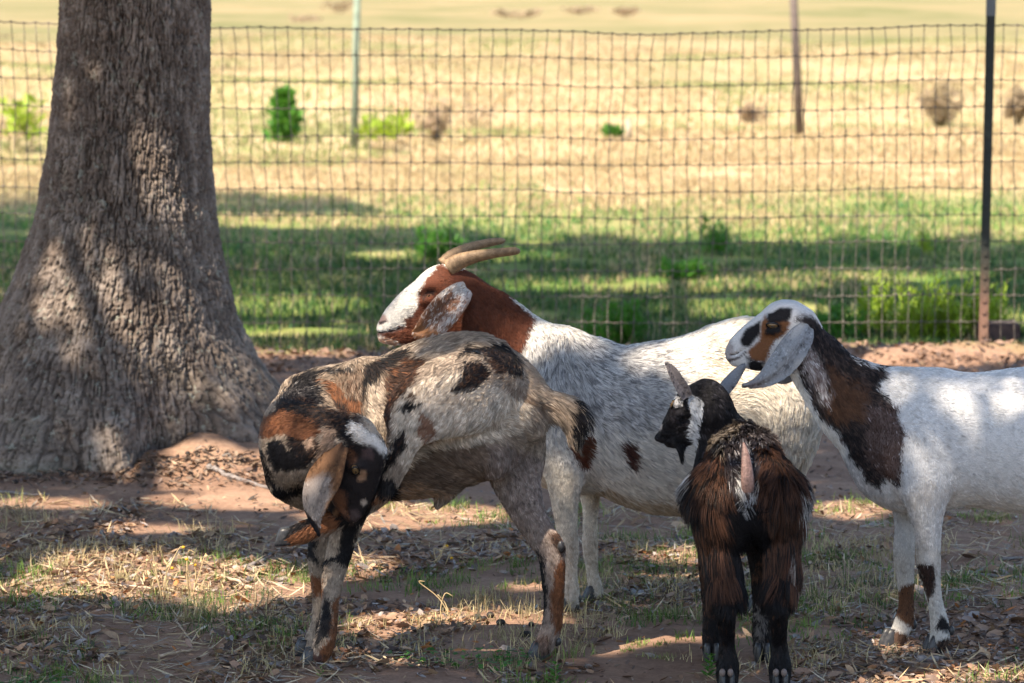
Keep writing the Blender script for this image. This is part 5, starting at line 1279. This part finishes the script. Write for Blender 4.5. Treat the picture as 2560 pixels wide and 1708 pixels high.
# pasture beyond the fence
n = 190000
Y = 17.7 + (g.random(n) ** 1.6) * 22; X = (g.random(n) - .5) * 2 * (.19 * Y + .6)
P3 = np.stack([X, Y * .5, 0 * X], 1)
far = np.clip((Y + (fbm(P3 * .6, 3, 2) - .5) * 14 - 26) / 7, 0, 1); dryp = np.clip(far + (fbm(P3 * 1.3, 3, 4) > .6) * .3, 0, 1)
m = (Y > 18.25) | (g.random(n) < np.clip((Y - 17.6) / .6, 0, 1) * .8); m &= fbm(np.stack([X, Y, 0 * X], 1) * 2.5, 2, 66) > .33
X, Y, dryp = X[m], Y[m], dryp[m]; n = len(X)
isd = g.random(n) < dryp
C = np.where(isd[:, None], pick(g, n, [(.44, .33, .18), (.39, .285, .15), (.48, .37, .215)], [4, 3, 2]), pick(g, n, [(.04, .10, .026), (.09, .15, .032), (.026, .07, .024), (.2, .2, .07), (.27, .22, .12)], [4, 3, 2, 1.6, 1]) * (1 + .9 * np.clip((Y - 23) / 4, 0, 1))[:, None])  # green blades coloured brighter past the shade band, as if sunlit
blades('pasture_grass', X, Y, g.uniform(.02, .062, n), np.full(n, .007) * (1 + (Y - 18) / 16), C, g, .6, label='short mixed green and dry pasture grass beyond the fence', cat='grass')
n = 90000
Y = 38 + (g.random(n) ** 1.4) * 90; X = (g.random(n) - .5) * 2 * (.18 * Y + 1)
P3 = np.stack([X, Y * .4, 0 * X], 1); gr = fbm(P3 * .25, 3, 14) > .6
C = np.where(gr[:, None], pick(g, n, [(.22, .25, .085), (.31, .29, .13)], [1, 1]), pick(g, n, [(.44, .33, .18), (.39, .285, .15), (.48, .37, .22), (.35, .28, .13)], [4, 3, 3, 1.5]))
blades('dry_field_grass', X, Y, g.uniform(.03, .08, n), .018 * Y / 26, C, g, .5, label='dry straw-coloured grass of the far pasture', cat='grass')

# leaf litter under the tree
def litter(name, X, Y, size, C, g, label, aspect=.42, curl=.35, cat='leaves'):
    n = len(X); Z = gz(X, Y) + g.uniform(.001, .012, n)
    a = g.uniform(0, 6.28, n); ti = g.normal(0, .33, n); ro = g.normal(0, .45, n)
    d = np.stack([np.cos(a) * np.cos(ti), np.sin(a) * np.cos(ti), np.sin(ti)], 1)
    s = np.stack([-np.sin(a) * np.cos(ro), np.cos(a) * np.cos(ro), np.sin(ro)], 1)
    u = np.cross(d, s); P = np.stack([X, Y, Z], 1); L = size[:, None]; W = L * aspect * g.uniform(.7, 1.3, n)[:, None]; cu = (curl * g.uniform(-.3, 1.4, n))[:, None]
    pts = [(-.5, 0, .25), (-.22, .5, .35), (-.2, 0, .0), (-.22, -.5, .35), (.18, .42, .35), (.15, 0, .02), (.18, -.42, .35), (.52, 0, .3)]
    V = np.stack([P + d * L * p[0] + s * W * p[1] + u * W * p[2] * cu * 1.6 for p in pts], 1).reshape(-1, 3)
    V[:, 2] = np.maximum(V[:, 2], gz(V[:, 0], V[:, 1]) + .0008)
    k = np.arange(n)[:, None] * 8
    T = np.concatenate([k + np.array([t]) for t in ((0, 2, 1), (0, 3, 2), (1, 2, 5), (1, 5, 4), (2, 3, 6), (2, 6, 5), (4, 5, 7), (5, 6, 7))], 0)
    o = mesh_obj(name, V, T, m_litter, None, False, np.repeat(C, 8, 0)); tag(o, label, cat, None, 'stuff')
def region(n, y0, y1, power=1.0, xm=.18):
    n = int(n * 1.22)
    Y = y0 + (g.random(n) ** power) * (y1 - y0); X = (g.random(n) - .5) * 2 * (xm * Y + .15)
    return X, Y
X, Y = region(52000, 8.5, 13.0, 1.15)
den = fbm(np.stack([X * 2.2, Y * 1.4, 0 * X], 1), 3, 88); m = (den > .47 + .3 * np.clip((Y - 11.6) / 1.2, 0, 1)) | (g.random(len(X)) < .10 * np.clip((13 - Y) / 3, 0, 1))
X, Y = X[m], Y[m]; n = len(X)
C = pick(g, n, [(.23, .135, .085), (.33, .2, .12), (.13, .085, .065), (.42, .28, .17), (.28, .235, .21), (.44, .18, .06)], [5, 4, 4, 2, 3, .8])
litter('leaf_litter', X, Y, g.uniform(.007, .024, n) + .036 * g.random(n) ** 5, C, g, 'brown fallen leaf litter scattered over the soil')
X, Y = region(5000, 12.2, 17.6); n = len(X)
litter('leaf_crumbs', X, Y, g.uniform(.01, .03, n), pick(g, n, [(.16, .09, .06), (.3, .18, .1), (.08, .055, .045)], [3, 2, 3]), g, 'thin scatter of leaf crumbs on the bare soil by the trunk')
X = -1.36 + g.normal(0, .62, 2600); Y = 13.15 - np.abs(g.normal(0, .16, 2600)) + .25 * np.abs(X + 1.36) ** 2; n = len(X)
litter('bark_debris', X, Y, g.uniform(.008, .04, n), pick(g, n, [(.17, .11, .08), (.28, .2, .14), (.09, .065, .05), (.36, .24, .15)], [3, 3, 2, 1]), g, 'bark flakes and crumbs piled at the foot of the trunk', .35)
X, Y = region(4200, 16.6, 17.85); n = len(X)
litter('soil_clods', X, Y, g.uniform(.012, .05, n), pick(g, n, [(.2, .12, .08), (.3, .19, .13), (.12, .08, .06), (.34, .24, .14)], [3, 3, 2, 1]), g, 'loose clods and dead stems along the soil edge at the fence', .5, .5)
# straw
X, Y = region(15000, 8.5, 12.6, 1.1); m = fbm(np.stack([X * 1.8, Y * 1.5, 0 * X], 1), 2, 93) > .45; X, Y = X[m], Y[m]; n = len(X)
litter('straw_bits', X, Y, g.uniform(.03, .11, n), pick(g, n, [(.48, .36, .2), (.36, .26, .15), (.55, .45, .3), (.3, .27, .22)], [3, 3, 2, 2]), g, 'loose dry straw bits on the soil', .05, .3, 'straw')
# grass tufts in the yard
def tufts(name, k, y0, y1, hmin, hmax, nb, cols, ps, label, spread=.035, seed=3, thr=.5, lean=.95, wd=.0026):
    g2 = np.random.default_rng(seed)
    Y = y0 + (g2.random(k) ** 1.1) * (y1 - y0); X = (g2.random(k) - .5) * 2 * (.18 * Y + .15)
    m = fbm(np.stack([X * 1.6, Y * 1.3, 0 * X], 1), 3, seed) > thr; X, Y = X[m], Y[m]
    sc = g2.uniform(.5, 1.4, len(X))
    bx = np.repeat(X, nb) + g2.normal(0, 1, len(X) * nb) * spread * np.repeat(sc, nb); by = np.repeat(Y, nb) + g2.normal(0, 1, len(X) * nb) * spread * np.repeat(sc, nb)
    h = g2.uniform(hmin, hmax, len(bx)) * np.repeat(sc, nb); base = np.repeat(pick(g2, len(X), cols, ps), nb, 0) * g2.uniform(.7, 1.3, len(bx))[:, None]
    blades(name, bx, by, h, np.full(len(bx), wd), base, g2, lean, label=label, cat='grass')
tufts('yard_grass', 1700, 8.5, 12.6, .012, .045, 30, [(.10, .18, .03), (.16, .24, .05), (.06, .12, .03), (.3, .3, .1)], [4, 3, 3, 1.5], 'short green grass tufts in the yard soil', .03, 61, .52)
tufts('dry_yard_grass', 1700, 8.5, 12.8, .015, .06, 18, [(.42, .34, .17), (.5, .4, .22), (.3, .25, .13)], [3, 2, 2], 'dry yellowed grass tufts in the yard soil', .03, 62, .5, 1.0)
# clover patches near the front
X, Y = region(9000, 8.55, 9.6); m = fbm(np.stack([X * 2.5, Y * 2.5, 0 * X], 1), 3, 97) > .57; X, Y = X[m], Y[m]; n = len(X)
def leaflets(name, X, Y, C, g, size, label, hmax=.035, cat='clover'):
    n = len(X); Z = gz(X, Y) + g.uniform(.006, hmax, n); a = g.uniform(0, 6.28, n); V = []
    d = np.stack([np.cos(a), np.sin(a), g.normal(0, .25, n)], 1); s = np.stack([-np.sin(a), np.cos(a), g.normal(0, .25, n)], 1); P = np.stack([X, Y, Z], 1); L = (size * g.uniform(.6, 1.3, n))[:, None]
    V = np.stack([P, P + d * L * .55 + s * L * .42, P + d * L, P + d * L * .55 - s * L * .42], 1).reshape(-1, 3)
    o = mesh_obj(name, V, np.arange(4 * n).reshape(-1, 4), m_grass, None, False, np.repeat(C, 4, 0)); tag(o, label, cat, None, 'stuff')
leaflets('clover', X, Y, pick(g, n, [(.06, .16, .03), (.10, .23, .045), (.045, .11, .025)], [3, 2, 2]), g, .017, 'small green clover leaves growing at the front of the yard')

# ---------------------------------------------------------------- twigs, dry flower stalks, seedlings, droppings
m_twig_pale = material('twig_pale', (.46, .34, .24), .85); m_twig_grey = material('twig_grey', (.20, .165, .15), .85)
for m_, a, b in ((m_twig_pale, (.34, .24, .16), (.55, .42, .3)), (m_twig_grey, (.12, .10, .09), (.28, .24, .22))):
    q = N(m_); q.base(q.ramp(q.noise(q.pos(), 90, 4), [(0.3, a), (0.7, b)])); q.bump(q.noise(q.pos(), 200, 3), .5, .002)
def twig(px, r, mat, label, forks=(), name='fallen_twig', lift=.006):
    pts = []
    for p in px:
        X, Y = ground_at(p[0], p[1]); pts.append((X, Y, float(gz(np.array([X]), np.array([Y]))[0]) + lift + (p[2] if len(p) > 2 else 0)))
    o = empty(name, (pts[0][0], pts[0][1], 0)); tag(o, label, 'twig')
    A = catmull(np.array(pts), 5); gg = np.random.default_rng(int(px[0][0])); A[1:-1] += gg.normal(0, r * .35, (len(A) - 2, 3))
    mb = MB(); mb.add(*tube(A, np.linspace(r, r * .5, len(A)), 6)); mb.build('stem', mat, o)
    for f in forks:
        B = []
        for p in f:
            X, Y = ground_at(p[0], p[1]); B.append((X, Y, float(gz(np.array([X]), np.array([Y]))[0]) + lift + (p[2] if len(p) > 2 else 0)))
        B = catmull(np.array(B), 4); mb = MB(); mb.add(*tube(B, np.linspace(r * .7, r * .35, len(B)), 5)); mb.build('fork', mat, o)
RL = reg(0, 1120, .375)
twig(RL((660, 915), (850, 945), (1050, 960), (1250, 930), (1440, 850)), .0055, m_twig_pale, 'long pale bowed twig lying in the sunlit litter at left', [RL((660, 915), (630, 840))])
twig(RL((1410, 830), (1540, 890), (1690, 965)), .007, m_twig_pale, 'pale straight twig end in the sunlit patch left of the forelegs')
twig(RL((330, 1210), (550, 1155), (800, 1165), (930, 1160)), .005, m_twig_grey, 'thin grey forked twig in the shade at lower left', [RL((800, 1175), (900, 1230), (970, 1290)), RL((930, 1160), (1020, 1060))])
twig(RL((1630, 805), (1740, 780), (1805, 690)), .008, m_twig_grey, 'curved grey twig lying below the raised hoof')
twig(RL((1060, 1410), (1200, 1395), (1330, 1380)), .0045, m_twig_pale, 'short pale twig near the bottom edge, left of the front hooves', [RL((1180, 1215), (1290, 1350))])
twig(RL((0, 335), (220, 350), (330, 345)), .006, m_twig_grey, 'dark thin twig on the bare soil below the trunk at far left')
twig(RL((1390, 235), (1500, 250), (1800, 285)), .012, m_twig_grey, 'thick brown root-like stick on sunlit soil right of the trunk foot')
RM = reg(800, 1230, .3049)
twig(RM((860, 1190), (920, 1130), (1050, 1100), (1180, 1065)), .006, m_twig_pale, 'pale crooked twig between the legs of the spotted goat', [RM((960, 1120), (1060, 1085))])
twig(RM((650, 1310), (800, 1260), (1000, 1240)), .004, m_twig_grey, 'thin dark twig in the shade right of the front hooves')
twig(RM((130, 1140), (280, 1110), (400, 1090)), .004, m_twig_pale, 'thin straw-coloured stalk right of the forelegs')
twig(R7((600, 1460), (700, 1420), (820, 1375)), .007, m_twig_pale, 'pale stick beside the far front hoof of the lop-eared goat')
twig(R7((820, 1445), (950, 1430), (1110, 1385), (1400, 1390)), .012, m_twig_grey, 'thick grey branch lying in front of the lop-eared goat', [R7((1110, 1385), (1240, 1350))])
twig(R7((1180, 800), (1330, 815), (1560, 820)), .009, m_twig_grey, 'dark branch on the ground at the right edge', [R7((1400, 720), (1570, 690))])
twig(R7((590, 1470), (640, 1530), (700, 1560)), .005, m_twig_grey, 'small dark twig at the bottom edge near the lop-eared goat')

m_bloom = material('flower_yellow', (.62, .33, .02), .6); m_stalk = material('dry_stalk', (.52, .38, .2), .8)
def dry_flower(x, y, stalks, h, label, bloom=3, seed=1, curl=.3, name='dry_weed'):
    g = np.random.default_rng(seed); X, Y = ground_at(x, y); z = float(gz(np.array([X]), np.array([Y]))[0]); s = Y / FPX
    root = empty(name, (X, Y, z)); tag(root, label, 'weed')
    for k in range(stalks):
        b = np.array([X + g.normal(0, .012), Y + g.normal(0, .012), z - .005]); tip = b + np.array([g.normal(0, .035), g.normal(0, .02), h * s * g.uniform(.65, 1.05)])
        A = catmull(np.array([b, b * .5 + tip * .5 + g.normal(0, .006, 3), tip, tip + np.array([g.normal(.012, .008), 0, g.uniform(-.014, .006)])]), 4)
        mb = MB(); mb.add(*tube(A, np.linspace(.0016, .0009, len(A)), 5)); o = mb.build('stalk', m_stalk, root)
        if k < bloom:
            mb = MB(); mb.add(*ball(A[-1], .0052, (1, 1, .8), 7, 5)); mb.build('flower_head', m_bloom if k % 2 == 0 else m_stalk, o)
dry_flower(405, 1500, 6, 122, 'dry stalks with tiny yellow flower heads, left one of the sunlit pair', 4, 1)
dry_flower(470, 1495, 7, 120, 'dry curled stalks with a yellow flower head, right one of the sunlit pair', 4, 2)
dry_flower(1092, 1408, 4, 46, 'small pale dried flower sprig behind the spotted goat\'s legs', 4, 3)
dry_flower(1176, 1590, 2, 95, 'two thin upright dry stalks below the spotted goat\'s belly', 0, 4)
dry_flower(655, 1045, 4, 60, 'little orange flower weed in front of the trunk foot', 4, 5)
dry_flower(1120, 1560, 3, 110, 'feathery dry weed stalk left of the two thin stalks', 0, 6)
def seedling(x, y, h, n, label, seed=1, mat=None):
    g = np.random.default_rng(seed); X, Y = ground_at(x, y); z = float(gz(np.array([X]), np.array([Y]))[0]); s = Y / FPX
    root = empty('seedling', (X, Y, z)); tag(root, label, 'plant')
    mb = MB(); tip = np.array([X + .005, Y, z + h * s]); mb.add(*tube([(X, Y, z - .01), (X + .004, Y, z + h * s * .5), tip], [.002, .0017, .001], 5)); mb.build('stem', m_stem, root)
    for k in range(n):
        t = (k + .6) / n; p = np.array([X, Y, z]) * (1 - t) + tip * t; a = k * 2.4 + g.uniform(-.3, .3); L = h * s * .5 * (1.1 - .45 * t)
        d = np.array([math.cos(a) * .8, math.sin(a) * .8, .55]); sd = np.cross(d, [0, 0, 1.]); sd /= np.linalg.norm(sd)
        V = [p, p + d * L * .35 + sd * L * .2, p + d * L * .7 + sd * L * .17 - np.array([0, 0, L * .05]), p + d * L - np.array([0, 0, L * .16]), p + d * L * .7 - sd * L * .17 - np.array([0, 0, L * .05]), p + d * L * .35 - sd * L * .2, p + d * L * .4 - np.array([0, 0, L * .06])]
        mesh_obj('leaf', V, [(0, 1, 6), (1, 2, 3, 6), (6, 3, 4, 5), (0, 6, 5)], mat or m_bush_grn, root, False)
seedling(1385, 1712, 62, 16, 'bright green leafy seedling at the bottom edge below the hind hoof', 1)
seedling(1770, 1690, 60, 24, 'feathery green seedling beside the small shaggy goat\'s left hoof', 2)
seedling(2043, 1285, 36, 8, 'tiny lime green seedling on lit soil left of the lop-eared goat\'s legs', 3, m_bush_yel)
seedling(2226, 1648, 22, 7, 'small seedling in front of the lop-eared goat\'s far hoof', 4)
seedling(800, 1700, 34, 9, 'green seedling in front of the spotted goat\'s front hooves', 5)
seedling(276, 1538, 40, 10, 'green seedling at the edge of the sunlit patch at left', 6)
m_drop = material('dropping', (.022, .017, .014), .6)
drops = [(925, 1378), (952, 1374), (1194, 1556), (1210, 1562), (1226, 1556), (1296, 1545), (1328, 1577), (1252, 1575), (1310, 1600), (470, 1200), (300, 1217), (155, 1213), (38, 1227), (345, 1214), (1318, 1600), (1012, 1434), (940, 1420), (962, 1428)]
proto = None
for k, (x, y) in enumerate(drops):
    X, Y = ground_at(x, y); z = float(gz(np.array([X]), np.array([Y]))[0])
    if proto is None:
        mb = MB(); V, F = ball((0, 0, 0), .0075, (1.25, 1, .9), 9, 6); mb.add(V, F); o = proto = mb.build('dropping', m_drop)
    else:
        o = proto.copy(); COL.objects.link(o)
    sc = 1.0 + .5 * ((k * 37) % 10) / 10; o.location = (X, Y, z + .005 * sc); o.scale = (sc, sc, sc); o.rotation_euler = (0, 0, k * 1.3)
    tag(o, 'small dark round dropping lying on the yard soil', 'dropping', 'goat droppings on the soil')
